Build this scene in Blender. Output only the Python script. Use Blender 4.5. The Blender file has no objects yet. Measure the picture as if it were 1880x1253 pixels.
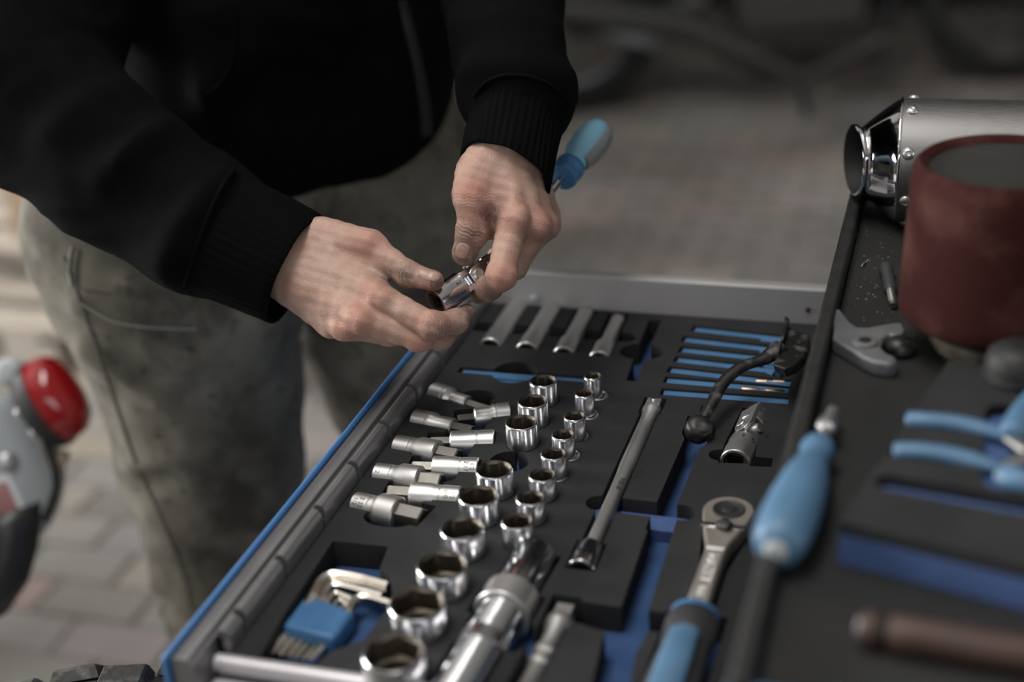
import bpy, bmesh, math, random
import numpy as np
from mathutils import Vector, Matrix, Quaternion, noise
from mathutils.geometry import delaunay_2d_cdt
from mathutils.bvhtree import BVHTree

random.seed(7)
PI = math.pi
SC = bpy.context.scene
COL = SC.collection
V = Vector

# ---------------------------------------------------------------- camera
CAM_Z = 1.455
F_PX = 2611.0
CAM_M = Matrix(((0.95517377, -0.07114865, 0.28736899),
                (0.28940427, 0.42886239, -0.85575827),
                (-0.0623557, 0.90056367, 0.43022883)))
cam_data = bpy.data.cameras.new('camera')
cam_data.sensor_width = 36.0
cam_data.lens = 36.0 * F_PX / 1880.0
cam_data.clip_start = 0.02
cam_data.dof.use_dof = True
cam_data.dof.focus_distance = 1.17
cam_data.dof.aperture_fstop = 2.0
cam_data.dof.aperture_blades = 9
cam = bpy.data.objects.new('camera', cam_data)
cam.matrix_world = Matrix.Translation((0, 0, CAM_Z)) @ CAM_M.to_4x4()
COL.objects.link(cam)
SC.camera = cam

# ---------------------------------------------------------------- exposure, world, lights
SC.view_settings.view_transform = 'Standard'
SC.view_settings.look = 'None'
SC.view_settings.gamma = 1.0
SC.view_settings.use_curve_mapping = False
SC.view_settings.exposure = 0.06
world = bpy.data.worlds.new('world')
SC.world = world
world.use_nodes = True
wbg = world.node_tree.nodes['Background']
wbg.inputs[0].default_value = (0.9, 0.93, 1.0, 1)
wbg.inputs[1].default_value = 0.3


def area_light(name, loc, target, sx, sy, watts, color):
    d = bpy.data.lights.new(name, 'AREA')
    d.shape = 'RECTANGLE'
    d.size, d.size_y, d.energy, d.color = sx, sy, watts, color
    o = bpy.data.objects.new(name, d)
    o.location = loc
    o.rotation_euler = (V(target) - V(loc)).to_track_quat('-Z', 'Y').to_euler()
    COL.objects.link(o)
    return o


# daylight through the hall's windows (left wall, right wall, front wall behind the camera) and a skylight
area_light('window_daylight', (-4.95, 0.9, 1.9), (0, 0.9, 1.2), 3.0, 1.8, 330, (1.0, 0.99, 0.97))
area_light('window_daylight_front', (0.9, -2.9, 2.35), (0, 1.4, 0.9), 3.0, 1.7, 42, (0.97, 0.98, 1.0))
area_light('window_daylight_right', (4.42, 0.6, 1.75), (0, 1.0, 1.0), 2.2, 1.3, 36, (1.0, 0.99, 0.97))
area_light('skylight_daylight', (-0.9, 0.5, 3.93), (-0.9, 0.5, 0), 1.0, 2.4, 60, (1.0, 0.97, 0.94))

# ---------------------------------------------------------------- pixel helpers (photograph 1880 x 1253)


def ray(px, py):
    return CAM_M @ V(((px - 940.0) / F_PX, -(py - 626.5) / F_PX, -1.0))


def at(px, py, d):
    """point of the scene seen at a pixel, d metres in front of the camera"""
    r = ray(px, py) * d
    return V((r.x, r.y, r.z + CAM_Z))


def onz(px, py, z):
    r = ray(px, py)
    t = (z - CAM_Z) / r.z
    return V((r.x * t, r.y * t, z))


def proj(p):
    q = CAM_M.transposed() @ (V(p) - V((0, 0, CAM_Z)))
    return 940 + F_PX * q.x / -q.z, 626.5 - F_PX * q.y / -q.z, -q.z


# ---------------------------------------------------------------- mesh builder
class MB:
    def __init__(self):
        self.v, self.f = [], []

    def add(self, vs, fs):
        n = len(self.v)
        self.v += [V(p) for p in vs]
        self.f += [tuple(i + n for i in q) for q in fs]
        return self

    def box(self, lo, hi, M=None):
        x0, y0, z0 = lo
        x1, y1, z1 = hi
        vs = [V(p) for p in ((x0, y0, z0), (x1, y0, z0), (x1, y1, z0), (x0, y1, z0), (x0, y0, z1), (x1, y0, z1), (x1, y1, z1), (x0, y1, z1))]
        if M:
            vs = [M @ p for p in vs]
        return self.add(vs, [(0, 3, 2, 1), (4, 5, 6, 7), (0, 1, 5, 4), (1, 2, 6, 5), (2, 3, 7, 6), (3, 0, 4, 7)])

    def prism(self, pts, d):
        n = len(pts)
        d = V(d)
        pts = [V(p) for p in pts]
        vs = pts + [p + d for p in pts]
        fs = [tuple(range(n)), tuple(range(2 * n - 1, n - 1, -1))]
        fs += [(i, i + n, (i + 1) % n + n, (i + 1) % n) for i in range(n)]
        return self.add(vs, fs)

    def rings(self, rings, cap0=True, cap1=True, closed=True):
        n = len(rings[0])
        vs = [p for r in rings for p in r]
        fs = []
        for k in range(len(rings) - 1):
            for i in range(n if closed else n - 1):
                j = (i + 1) % n
                fs.append((k * n + i, k * n + j, (k + 1) * n + j, (k + 1) * n + i))
        if cap0:
            fs.append(tuple(range(n - 1, -1, -1)))
        if cap1:
            fs.append(tuple(range((len(rings) - 1) * n, len(rings) * n)))
        return self.add(vs, fs)

    def lathe(self, prof, o, axis, n=32, cap0=True, cap1=True, up=None):
        """prof: (radius or callable(angle), distance along axis)"""
        a = V(axis).normalized()
        u = V(up) if up else (V((0, 0, 1)) if abs(a.z) < 0.9 else V((1, 0, 0)))
        u = (u - a * u.dot(a)).normalized()
        w = a.cross(u)
        o = V(o)
        rs = []
        for r, h in prof:
            ring = []
            for i in range(n):
                t = 2 * PI * i / n
                rr = r(t) if callable(r) else r
                ring.append(o + a * h + (u * math.cos(t) + w * math.sin(t)) * rr)
            rs.append(ring)
        return self.rings(rs, cap0, cap1)

    def tube(self, pts, rad, n=12, flat=1.0, up=None, caps=True):
        pts = [V(p) for p in pts]
        if not hasattr(rad, '__len__'):
            rad = [rad] * len(pts)
        rs = []
        u = None
        for k, p in enumerate(pts):
            t = (pts[min(k + 1, len(pts) - 1)] - pts[max(k - 1, 0)]).normalized()
            if u is None:
                u = V(up) if up else (V((0, 0, 1)) if abs(t.z) < 0.9 else V((1, 0, 0)))
            u = (u - t * u.dot(t)).normalized()
            w = t.cross(u)
            rs.append([p + (u * math.cos(2 * PI * i / n) * flat + w * math.sin(2 * PI * i / n)) * rad[k] for i in range(n)])
        return self.rings(rs, caps, caps)


def spline(pts, m=8):
    """Catmull-Rom through points"""
    pts = [V(p) for p in pts]
    out = []
    for i in range(len(pts) - 1):
        p0, p1, p2, p3 = pts[max(i - 1, 0)], pts[i], pts[i + 1], pts[min(i + 2, len(pts) - 1)]
        for k in range(m):
            t = k / m
            out.append(0.5 * ((2 * p1) + (p2 - p0) * t + (2 * p0 - 5 * p1 + 4 * p2 - p3) * t * t + (3 * p1 - p0 - 3 * p2 + p3) * t ** 3))
    out.append(pts[-1])
    return out


def mesh_from(vs, fs, name, smooth=35, recalc=True):
    me = bpy.data.meshes.new(name)
    me.from_pydata([tuple(p) for p in vs], [], fs)
    if recalc:
        bm = bmesh.new()
        bm.from_mesh(me)
        bmesh.ops.recalc_face_normals(bm, faces=bm.faces)
        bm.to_mesh(me)
        bm.free()
    if smooth:
        me.shade_smooth()
        if smooth < 180:
            me.set_sharp_from_angle(angle=math.radians(smooth))
    me.update()
    return me


ORG = {}


def thing(name, label, cat, loc, group=None):
    o = bpy.data.objects.new(name, None)
    o.empty_display_size = 0.02
    COL.objects.link(o)
    o.location = loc
    ORG[o] = V(loc)
    tag(o, label, cat, group)
    return o


def tag(o, label=None, cat=None, group=None, kind=None):
    if label:
        o['label'] = label
    if cat:
        o['category'] = cat
    if group:
        o['group'] = group
    if kind:
        o['kind'] = kind
    return o


def obj(name, mb, m, parent=None, smooth=35, bevel=0, org=None, seg=2, label=None, recalc=True):
    """mb in world coordinates -> one mesh object (child of parent, or top level with its origin at org)"""
    off = ORG[parent] if parent else (V(org) if org else V((0, 0, 0)))
    vs, fs = (mb.v, mb.f) if isinstance(mb, MB) else mb
    me = mesh_from([V(p) - off for p in vs], fs, name, smooth, recalc)
    o = bpy.data.objects.new(name, me)
    COL.objects.link(o)
    for mm in (m if isinstance(m, (list, tuple)) else [m]):
        me.materials.append(mm)
    ORG[o] = off
    if parent:
        o.parent = parent
    else:
        o.location = off
    if bevel:
        b = o.modifiers.new('bevel', 'BEVEL')
        b.width, b.segments, b.limit_method, b.angle_limit = bevel, seg, 'ANGLE', math.radians(40)
    if label:
        o['label'] = label
    return o


def text(body, size, p, xdir, nrm, m, parent, extrude=0.0002, align='CENTER', name='lettering'):
    cu = bpy.data.curves.new(name, 'FONT')
    cu.body, cu.size, cu.extrude = body, size, extrude
    cu.align_x, cu.align_y = align, 'CENTER'
    cu.materials.append(m)
    o = bpy.data.objects.new(name, cu)
    COL.objects.link(o)
    x = V(xdir).normalized()
    z = V(nrm)
    z = (z - x * z.dot(x)).normalized()
    y = z.cross(x)
    R = Matrix((x, y, z)).transposed().to_4x4()
    me = bpy.data.meshes.new_from_object(o)
    bpy.data.objects.remove(o)
    me.name = name
    me.transform(R)
    o = bpy.data.objects.new(name, me)
    COL.objects.link(o)
    o.parent = parent
    o.location = V(p) - ORG[parent]
    return o


# ---------------------------------------------------------------- materials
def mat(name, col, rough=0.5, metal=0.0, var=None, vscale=30, bump=0, bscale=200, col2=None, rvar=0, spec=0.5, sub=0, aniso=None, coat=0, stretch=None, sheen=0, detail=4, ramp=(0.35, 0.7)):
    m = bpy.data.materials.new(name)
    m.use_nodes = True
    nt = m.node_tree
    n, l = nt.nodes, nt.links
    b = n['Principled BSDF']
    b.inputs['Base Color'].default_value = (*col, 1)
    b.inputs['Roughness'].default_value = rough
    b.inputs['Metallic'].default_value = metal
    b.inputs['Specular IOR Level'].default_value = spec
    if sub:
        b.inputs['Subsurface Weight'].default_value = sub
        b.inputs['Subsurface Radius'].default_value = (0.012, 0.005, 0.003)
        b.inputs['Subsurface Scale'].default_value = 1.0
    if coat:
        b.inputs['Coat Weight'].default_value = coat
        b.inputs['Coat Roughness'].default_value = 0.08
    if sheen:
        b.inputs['Sheen Weight'].default_value = sheen
        b.inputs['Sheen Roughness'].default_value = 0.6
    tc = n.new('ShaderNodeTexCoord')
    vec = tc.outputs['Object']
    if stretch:
        mp = n.new('ShaderNodeMapping')
        mp.inputs['Scale'].default_value = stretch
        l.new(vec, mp.inputs['Vector'])
        vec = mp.outputs['Vector']
    if col2 or rvar:
        t = n.new('ShaderNodeTexNoise')
        t.inputs['Scale'].default_value = vscale
        t.inputs['Detail'].default_value = detail
        l.new(vec, t.inputs['Vector'])
        if col2:
            r = n.new('ShaderNodeValToRGB')
            r.color_ramp.elements[0].position, r.color_ramp.elements[1].position = ramp
            r.color_ramp.elements[0].color = (*col, 1)
            r.color_ramp.elements[1].color = (*col2, 1)
            l.new(t.outputs['Fac'], r.inputs['Fac'])
            l.new(r.outputs['Color'], b.inputs['Base Color'])
        if rvar:
            mr = n.new('ShaderNodeMapRange')
            mr.inputs['From Min'].default_value, mr.inputs['From Max'].default_value = 0.3, 0.7
            mr.inputs['To Min'].default_value, mr.inputs['To Max'].default_value = rough - rvar, rough + rvar
            l.new(t.outputs['Fac'], mr.inputs['Value'])
            l.new(mr.outputs['Result'], b.inputs['Roughness'])
    if bump:
        t2 = n.new('ShaderNodeTexNoise')
        t2.inputs['Scale'].default_value = bscale
        t2.inputs['Detail'].default_value = 3
        l.new(vec, t2.inputs['Vector'])
        bp = n.new('ShaderNodeBump')
        bp.inputs['Strength'].default_value = bump
        bp.inputs['Distance'].default_value = 0.002
        l.new(t2.outputs['Fac'], bp.inputs['Height'])
        l.new(bp.outputs['Normal'], b.inputs['Normal'])
    return m


M_chrome = mat('polished_chrome', (0.66, 0.66, 0.68), 0.17, 1, rvar=0.04, vscale=90)
M_bore = mat('dark_socket_bore', (0.085, 0.07, 0.055), 0.5, 0.9, col2=(0.16, 0.14, 0.115), vscale=60)  # bore metal, darker and browner than the outer chrome
M_socket = mat('socket_chrome', (0.62, 0.62, 0.64), 0.22, 1)
M_satin = mat('satin_chrome', (0.60, 0.595, 0.585), 0.38, 0.92, rvar=0.03, vscale=40)
M_bit = mat('bit_steel', (0.20, 0.19, 0.175), 0.42, 1, rvar=0.08, vscale=80)
M_steel = mat('brushed_steel', (0.31, 0.305, 0.30), 0.42, 1, rvar=0.08, vscale=30, stretch=(4, 60, 60))
M_keysteel = mat('nickel_key_steel', (0.62, 0.58, 0.52), 0.28, 1, rvar=0.06, vscale=60)
M_mirror = mat('polished_cone_steel', (0.72, 0.72, 0.74), 0.06, 1, rvar=0.03, vscale=40)
M_foam = mat('black_foam', (0.0195, 0.0195, 0.0205), 0.85, 0, col2=(0.027, 0.027, 0.028), vscale=25, bump=0.25, bscale=900, spec=0.25)
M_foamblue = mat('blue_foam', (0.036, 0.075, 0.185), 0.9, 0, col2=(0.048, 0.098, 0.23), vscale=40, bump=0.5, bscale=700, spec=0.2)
M_bluep = mat('blue_lacquer', (0.042, 0.14, 0.33), 0.35, 0, col2=(0.052, 0.16, 0.37), vscale=20)
M_bluelight = mat('light_blue_handle', (0.072, 0.155, 0.255), 0.45, 0, col2=(0.088, 0.185, 0.30), vscale=25, rvar=0.05)
M_blueh = mat('blue_key_holder', (0.035, 0.13, 0.29), 0.5, 0, col2=(0.05, 0.16, 0.33), vscale=50, bump=0.05)
M_greyp = mat('grey_soft_plastic', (0.16, 0.17, 0.175), 0.5, 0, rvar=0.05, vscale=40)
M_darkp = mat('dark_grey_plastic', (0.035, 0.036, 0.038), 0.45, 0, rvar=0.08, vscale=40, bump=0.05)
M_black = mat('black_rubber', (0.012, 0.012, 0.012), 0.6, 0, rvar=0.1, vscale=60, bump=0.15, bscale=400)
M_mat = mat('ribbed_black_mat', (0.009, 0.009, 0.009), 0.75, 0, col2=(0.017, 0.017, 0.016), vscale=14, bump=0.3, bscale=500, detail=7, ramp=(0.45, 0.8))
M_alu = mat('grey_anodised_rail', (0.24, 0.235, 0.24), 0.42, 0.6, rvar=0.06, vscale=30)
M_rail = mat('zinc_slide_rail', (0.62, 0.60, 0.62), 0.35, 0.45, rvar=0.08, vscale=20)
M_wallgrey = mat('grey_drawer_steel', (0.42, 0.41, 0.415), 0.45, 0.35, rvar=0.06, vscale=10)
M_gap = mat('black_gap', (0.006, 0.006, 0.006), 0.7)
M_letter = mat('engraved_lettering', (0.06, 0.06, 0.06), 0.5, 0.6)
M_letterw = mat('raised_bright_lettering', (0.85, 0.85, 0.85), 0.35, 0.3)
M_imprint = mat('foam_imprint', (0.006, 0.006, 0.007), 0.9)
M_lacq = mat('worn_black_lacquer', (0.010, 0.010, 0.010), 0.42, 0, col2=(0.12, 0.115, 0.11), vscale=70, detail=9, ramp=(0.54, 0.70), bump=0.2, bscale=150)
M_cast = mat('cast_aluminium', (0.13, 0.135, 0.145), 0.55, 0.5, col2=(0.20, 0.20, 0.20), vscale=30, bump=0.15)
M_wood = mat('pale_pallet_wood', (0.36, 0.315, 0.265), 0.75, 0, col2=(0.46, 0.41, 0.355), vscale=12, stretch=(1, 9, 9), bump=0.2, bscale=60)
M_wood2 = mat('tan_carton_board', (0.24, 0.165, 0.10), 0.8, 0, col2=(0.30, 0.215, 0.14), vscale=8)
M_brownh = mat('reddish_brown_wood_handle', (0.045, 0.022, 0.017), 0.55, 0, col2=(0.065, 0.034, 0.026), vscale=25, stretch=(1, 6, 6))
M_tyre = mat('dusty_tyre_rubber', (0.014, 0.014, 0.013), 0.7, 0, col2=(0.11, 0.105, 0.09), vscale=60, detail=8, ramp=(0.52, 0.72), bump=0.4, bscale=120)
M_tyre2 = mat('tyre_rubber', (0.012, 0.012, 0.012), 0.7, 0, bump=0.2)
M_paint = mat('dark_bike_paint', (0.018, 0.018, 0.02), 0.35)
M_ratchet = mat('warm_satin_steel', (0.56, 0.515, 0.47), 0.40, 0.9, rvar=0.04, vscale=30)
M_trayblue = mat('brightened_blue_foam', (0.060, 0.105, 0.245), 0.9, 0, col2=(0.075, 0.125, 0.28), vscale=30, bump=0.4, bscale=600, spec=0.2)  # blue foam lightened for the tray base and the lit-looking finger slot
M_handlelight = mat('pale_blue_handle', (0.17, 0.36, 0.48), 0.42, 0, rvar=0.05, vscale=25)
M_palegrey = mat('pale_grey_plastic', (0.42, 0.45, 0.47), 0.4, 0, rvar=0.05, vscale=10)
M_engine = mat('engine_alloy', (0.09, 0.09, 0.09), 0.5, 0.7)
M_bronze = mat('bronze_tip', (0.42, 0.30, 0.20), 0.35, 1)
M_white = mat('white_sticker', (0.75, 0.75, 0.78), 0.4)
M_pink = mat('faded_red_print', (0.33, 0.13, 0.13), 0.5, 0, col2=(0.46, 0.27, 0.26), vscale=14)


def paver_material():
    m = mat('concrete_paver', (0.2, 0.2, 0.2), 0.8, bump=0.3, bscale=120)
    nt = m.node_tree
    n, l = nt.nodes, nt.links
    b = n['Principled BSDF']
    oi = n.new('ShaderNodeObjectInfo')
    ge = n.new('ShaderNodeNewGeometry')
    ad = n.new('ShaderNodeMath')
    ad.operation = 'ADD'
    fr = n.new('ShaderNodeMath')
    fr.operation = 'FRACT'
    l.new(oi.outputs['Random'], ad.inputs[0])
    l.new(ge.outputs['Random Per Island'], ad.inputs[1])
    l.new(ad.outputs[0], fr.inputs[0])
    r = n.new('ShaderNodeValToRGB')
    cr = r.color_ramp
    cols = [(0, (0.25, 0.24, 0.225)), (0.22, (0.33, 0.32, 0.305)), (0.45, (0.29, 0.28, 0.26)), (0.62, (0.385, 0.30, 0.28)), (0.74, (0.32, 0.32, 0.33)), (0.88, (0.37, 0.335, 0.275)), (1, (0.41, 0.385, 0.36))]
    cr.elements[0].position, cr.elements[0].color = 0, (*cols[0][1], 1)
    cr.elements[1].position, cr.elements[1].color = 1, (*cols[-1][1], 1)
    for p, c in cols[1:-1]:
        e = cr.elements.new(p)
        e.color = (*c, 1)
    l.new(fr.outputs[0], r.inputs['Fac'])
    t = n.new('ShaderNodeTexNoise')
    t.inputs['Scale'].default_value = 1.7
    t.inputs['Detail'].default_value = 5
    l.new(ge.outputs['Position'], t.inputs['Vector'])
    mx = n.new('ShaderNodeMix')
    mx.data_type = 'RGBA'
    mx.blend_type = 'MULTIPLY'
    mx.inputs[0].default_value = 1.0
    r2 = n.new('ShaderNodeValToRGB')
    r2.color_ramp.elements[0].position, r2.color_ramp.elements[1].position = 0.3, 0.65
    r2.color_ramp.elements[0].color = (0.62, 0.60, 0.58, 1)
    l.new(t.outputs['Fac'], r2.inputs['Fac'])
    l.new(r.outputs['Color'], mx.inputs[6])
    l.new(r2.outputs['Color'], mx.inputs[7])
    l.new(mx.outputs[2], b.inputs['Base Color'])
    return m


M_paver = paver_material()
M_joint = mat('sandy_joint', (0.12, 0.112, 0.10), 0.9)
M_plaster = mat('grey_plaster', (0.22, 0.22, 0.21), 0.9, 0, col2=(0.17, 0.17, 0.165), vscale=2)
M_ceil = mat('white_ceiling_paint', (0.6, 0.59, 0.57), 0.9)
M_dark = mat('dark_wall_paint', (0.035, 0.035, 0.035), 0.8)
M_frame = mat('dark_window_frame', (0.03, 0.03, 0.03), 0.5)
M_glass = mat('window_glass', (0.9, 0.95, 0.95), 0.05)
M_glass.node_tree.nodes['Principled BSDF'].inputs['Transmission Weight'].default_value = 1.0
M_glass.node_tree.nodes['Principled BSDF'].inputs['IOR'].default_value = 1.05
M_skin = None

# ================================================================ the hall
X0, X1, Y0, Y1, ZC = -5.0, 4.5, -3.0, 7.0, 4.0
b = MB().box((X0, Y0, -0.12), (X1, Y1, -0.006))
floor = tag(obj('floor', b, M_joint, smooth=0), 'paved floor of grey and reddish concrete bricks', kind='structure')

# pavers 200 x 100 mm, running bond, long side along X
PL, PW, GAP = 0.2, 0.1, 0.006


def paver_mesh(k):
    rr = random.Random(k)
    l, w, c = (PL - GAP) / 2, (PW - GAP) / 2, 0.004
    z = [0.0, 0.0, 0.0, 0.0]
    vs = [(-l, -w, -0.03), (l, -w, -0.03), (l, w, -0.03), (-l, w, -0.03)]
    vs += [(-l, -w, -c), (l, -w, -c), (l, w, -c), (-l, w, -c)]
    vs += [(-l + c, -w + c, rr.uniform(-.0015, .001)), (l - c, -w + c, rr.uniform(-.0015, .001)), (l - c, w - c, rr.uniform(-.0015, .001)), (-l + c, w - c, rr.uniform(-.0015, .001))]
    fs = []
    for a in (0, 4):
        fs += [(a + i, a + (i + 1) % 4, a + 4 + (i + 1) % 4, a + 4 + i) for i in range(4)]
    fs.append((8, 9, 10, 11))
    return vs, fs


PMESH = []
for k in range(4):
    vs, fs = paver_mesh(k)
    me = mesh_from(vs, fs, 'paver', 0)
    me.materials.append(M_paver)
    PMESH.append((me, vs, fs))
cells = []
for j in range(int((Y1 - Y0) / PW)):
    y = Y0 + (j + 0.5) * PW
    if y < -0.4 or y > 6.9:
        continue
    for i in range(int((X1 - X0) / PL) + 1):
        x = X0 + 0.1 + i * PL + (0.1 if j % 2 else 0)
        if not (-4.6 < x < 2.4):
            continue
        u, v, d = proj((x, y, 0))
        vis = d > 0 and (((-60 < u < 600) and (600 < v < 1330)) or (500 < u < 760 and 560 < v < 960) or (820 < u < 1600 and 60 < v < 560))
        cells.append((d if vis else 100 + abs(d), x, y))
cells.sort()
rest = MB()
for k, (d, x, y) in enumerate(cells):
    me, vs, fs = PMESH[random.randrange(4)]
    z = random.uniform(-0.0015, 0.0015)
    if k < 300 and d < 100:
        o = bpy.data.objects.new('paver', me)
        COL.objects.link(o)
        o.parent = floor
        o.location = (x, y, z)
    else:
        rest.add([V(p) + V((x, y, z)) for p in vs], fs)
tag(obj('pavers', rest, M_paver, floor, smooth=0), kind='stuff')


def wall(name, lo, hi, m):
    return tag(obj(name, MB().box(lo, hi), m, smooth=0), kind='structure')


wall('wall_back', (X0, Y1, 0), (X1, Y1 + 0.2, ZC), M_dark)
wall('wall_front', (X0, Y0 - 0.2, 0), (X1, Y0, ZC), M_plaster)
wall('wall_right', (X1, Y0, 0), (X1 + 0.2, Y1, ZC), M_dark)
wl = MB()
wl.box((X0 - 0.2, Y0, 0), (X0, Y1, 0.95)).box((X0 - 0.2, Y0, 2.85), (X0, Y1, ZC))
wl.box((X0 - 0.2, Y0, 0.95), (X0, -0.65, 2.85)).box((X0 - 0.2, 2.45, 0.95), (X0, Y1, 2.85))
tag(obj('wall_left', wl, M_plaster, smooth=0), kind='structure')
wall('ceiling', (X0, Y0, ZC), (X1, Y1, ZC + 0.15), M_ceil)
wall('shade_partition', (X0, 3.35, 0), (-2.15, 3.5, ZC), M_plaster)  # added out of view to keep window light off the far floor
win = MB()
for k in range(4):
    yy = -0.65 + k * 3.1 / 3
    win.box((X0 - 0.10, yy - 0.03, 0.95), (X0 - 0.04, yy + 0.03, 2.85))
for zz in (0.98, 1.9, 2.82):
    win.box((X0 - 0.10, -0.65, zz - 0.03), (X0 - 0.04, 2.45, zz + 0.03))
w1 = tag(obj('window_1', win, M_frame, smooth=0), kind='structure')
for k in range(3):
    for zz in (0.98, 1.9):
        yy = -0.65 + k * 3.1 / 3
        obj('pane', MB().box((X0 - 0.075, yy + 0.03, zz + 0.03), (X0 - 0.069, yy + 3.1 / 3 - 0.03, zz + 0.89)), M_glass, w1, smooth=0)
wr = MB()
for yy in (-0.5, 0.6, 1.7):
    wr.box((X1 - 0.06, yy - 0.03, 1.1), (X1 - 0.002, yy + 0.03, 2.4))
for zz in (1.1, 2.4):
    wr.box((X1 - 0.06, -0.53, zz - 0.03), (X1 - 0.002, 1.73, zz + 0.03))
tag(obj('window_4', wr, M_frame, smooth=0), kind='structure')
sk = MB()
for xx in (-1.45, -0.35):
    sk.box((xx - 0.04, -0.75, ZC - 0.06), (xx + 0.04, 1.75, ZC - 0.001))
for yy in (-0.75, 1.75):
    sk.box((-1.45, yy - 0.04, ZC - 0.06), (-0.35, yy + 0.04, ZC - 0.001))
tag(obj('window_2', sk, M_frame, smooth=0), kind='structure')

wf = MB()
for xx in (-0.65, 0.38, 1.41, 2.45):
    wf.box((xx - 0.03, Y0 + 0.002, 1.45), (xx + 0.03, Y0 + 0.06, 3.25))
for zz in (1.45, 3.25):
    wf.box((-0.68, Y0 + 0.002, zz - 0.03), (2.48, Y0 + 0.06, zz + 0.03))
tag(obj('window_3', wf, M_frame, smooth=0), kind='structure')

# ================================================================ tool trolley with its pulled-out drawer
ZF = 0.87          # top face of the foam
ZB = 0.848         # blue base of the foam pockets
ZT = 1.0           # rim of the trolley's top tray
ZM = 0.984         # mat on the trolley's top
TX0, TX1, TY0, TY1 = -0.088, 0.42, 0.555, 1.292
tr = thing('tool_trolley', 'blue tool trolley with black matted top and one drawer pulled out', 'trolley', ((TX0 + TX1) / 2, (TY0 + TY1) / 2, 0))
cx = -0.05
b = MB()
b.box((cx, TY0 + .01, .14), (TX1, TY0 + .045, .945)).box((cx, TY1 - .045, .14), (TX1, TY1 - .01, .945))
b.box((TX1 - .02, TY0 + .01, .14), (TX1, TY1 - .01, .945)).box((cx, TY0 + .01, .12), (TX1, TY1 - .01, .145))
b.box((cx, TY0 + .045, .775), (TX1, TY1 - .045, .785))
obj('carcass', b, M_bluep, tr, bevel=.003)
b = MB().box((TX0 + .004, TY0, .94), (TX1, TY1, .978))
obj('top_panel', b, M_darkp, tr, bevel=.004)
b = MB()
b.box((TX0 + .012, TY0 + .02, .978), (TX1 - .002, TY1 - .012, ZM))
obj('top_mat', b, M_mat, tr, smooth=0)
b = MB()
b.box((TX0, TY0, .945), (TX0 + .011, TY1, ZT)).box((TX0 + .011, TY1 - .011, .945), (TX1, TY1, ZT)).box((TX1 - .011, TY0 + .02, .945), (TX1, TY1 - .011, ZT))
obj('top_rim', b, M_black, tr, bevel=.0025)
b = MB().box((TX0 - .004, TY0 - .012, .93), (TX1, TY0 + .014, .992))
obj('end_rail', b, M_bluelight, tr, bevel=.008, seg=4, label='blue end rail of the top')
for k in range(4):
    z0 = .15 + k * .156
    d = obj('drawer_front', MB().box((cx - .02, TY0 + .05, z0), (cx, TY1 - .05, z0 + .148)), M_bluep, tr, bevel=.003)
    obj('handle', MB().box((cx - .038, TY0 + .07, z0 + .118), (cx - .019, TY1 - .07, z0 + .138)), M_alu, d, bevel=.004)
for x in (0.02, TX1 - .07):
    for y in (TY0 + .08, TY1 - .08):
        w = MB().lathe([(.045, -.015), (.05, -.010), (.05, .010), (.045, .015)], (x, y, .05), (1, 0, 0), 24)
        w.box((x - .022, y - .02, .05), (x - .017, y + .02, .12)).box((x + .017, y - .02, .05), (x + .022, y + .02, .12)).box((x - .03, y - .04, .112), (x + .03, y + .04, .122))
        obj('caster', w, M_tyre2, tr)

# ---- the open drawer
DXF = -0.468       # outer face of the blue front
DY0, DY1 = 0.668, 1.247
DXB = 0.02
b = MB().box((-0.446, DY0, .80), (DXB, DY1, .806)).box((DXB - .004, DY0, .806), (DXB, DY1, .90))
drawer = obj('drawer', b, M_wallgrey, tr, smooth=0, label='grey steel drawer pulled out over the floor')
FY0, FY1 = 0.634, 1.275
b = MB().box((DXF, FY0, .745), (DXF + .0045, FY1, .8885))
obj('front_panel', b, M_bluep, drawer, bevel=.0018, label='blue lacquered drawer front')
b = MB()
pr = [(DXF + .005, .8850), (DXF + .0175, .8865), (DXF + .0185, .8825), (DXF + .0205, .8820), (DXF + .0205, .84), (DXF + .005, .84)]
b.prism([(x, FY0 + .004, z) for x, z in pr], (0, FY1 - FY0 - .008, 0))
obj('grip_rail', b, M_alu, drawer, smooth=30, bevel=.0008)
# inner profile in segments, a dark slit between each two
ys = [onz(px, py, 0.885).y for px, py in ((435, 1125), (505, 1025), (573, 932), (633, 850), (690, 775), (742, 708), (790, 647))]
ys = [DY0 + .001] + sorted(ys)
while ys[-1] < DY1 - .02:
    ys.append(min(ys[-1] + .083, DY1 - .001))
pr = [(DXF + .0210, .8845), (DXF + .0235, .8860), (DXF + .0270, .8852), (DXF + .0292, .8825), (DXF + .0300, .878), (DXF + .0300, .812), (DXF + .0210, .812)]
b = MB().prism([(x - .0060 if x > DXF + .0255 else x + .0002, DY0 + .002, z - .0050 if z > .82 else z) for x, z in pr], (0, DY1 - DY0 - .004, 0))
obj('profile_core', b, M_gap, drawer)
for k in range(len(ys) - 1):
    b = MB().prism([(x, ys[k] + .003, z) for x, z in pr], (0, ys[k + 1] - ys[k] - .006, 0))
    obj('profile_segment', b, M_alu, drawer, smooth=30)
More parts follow.
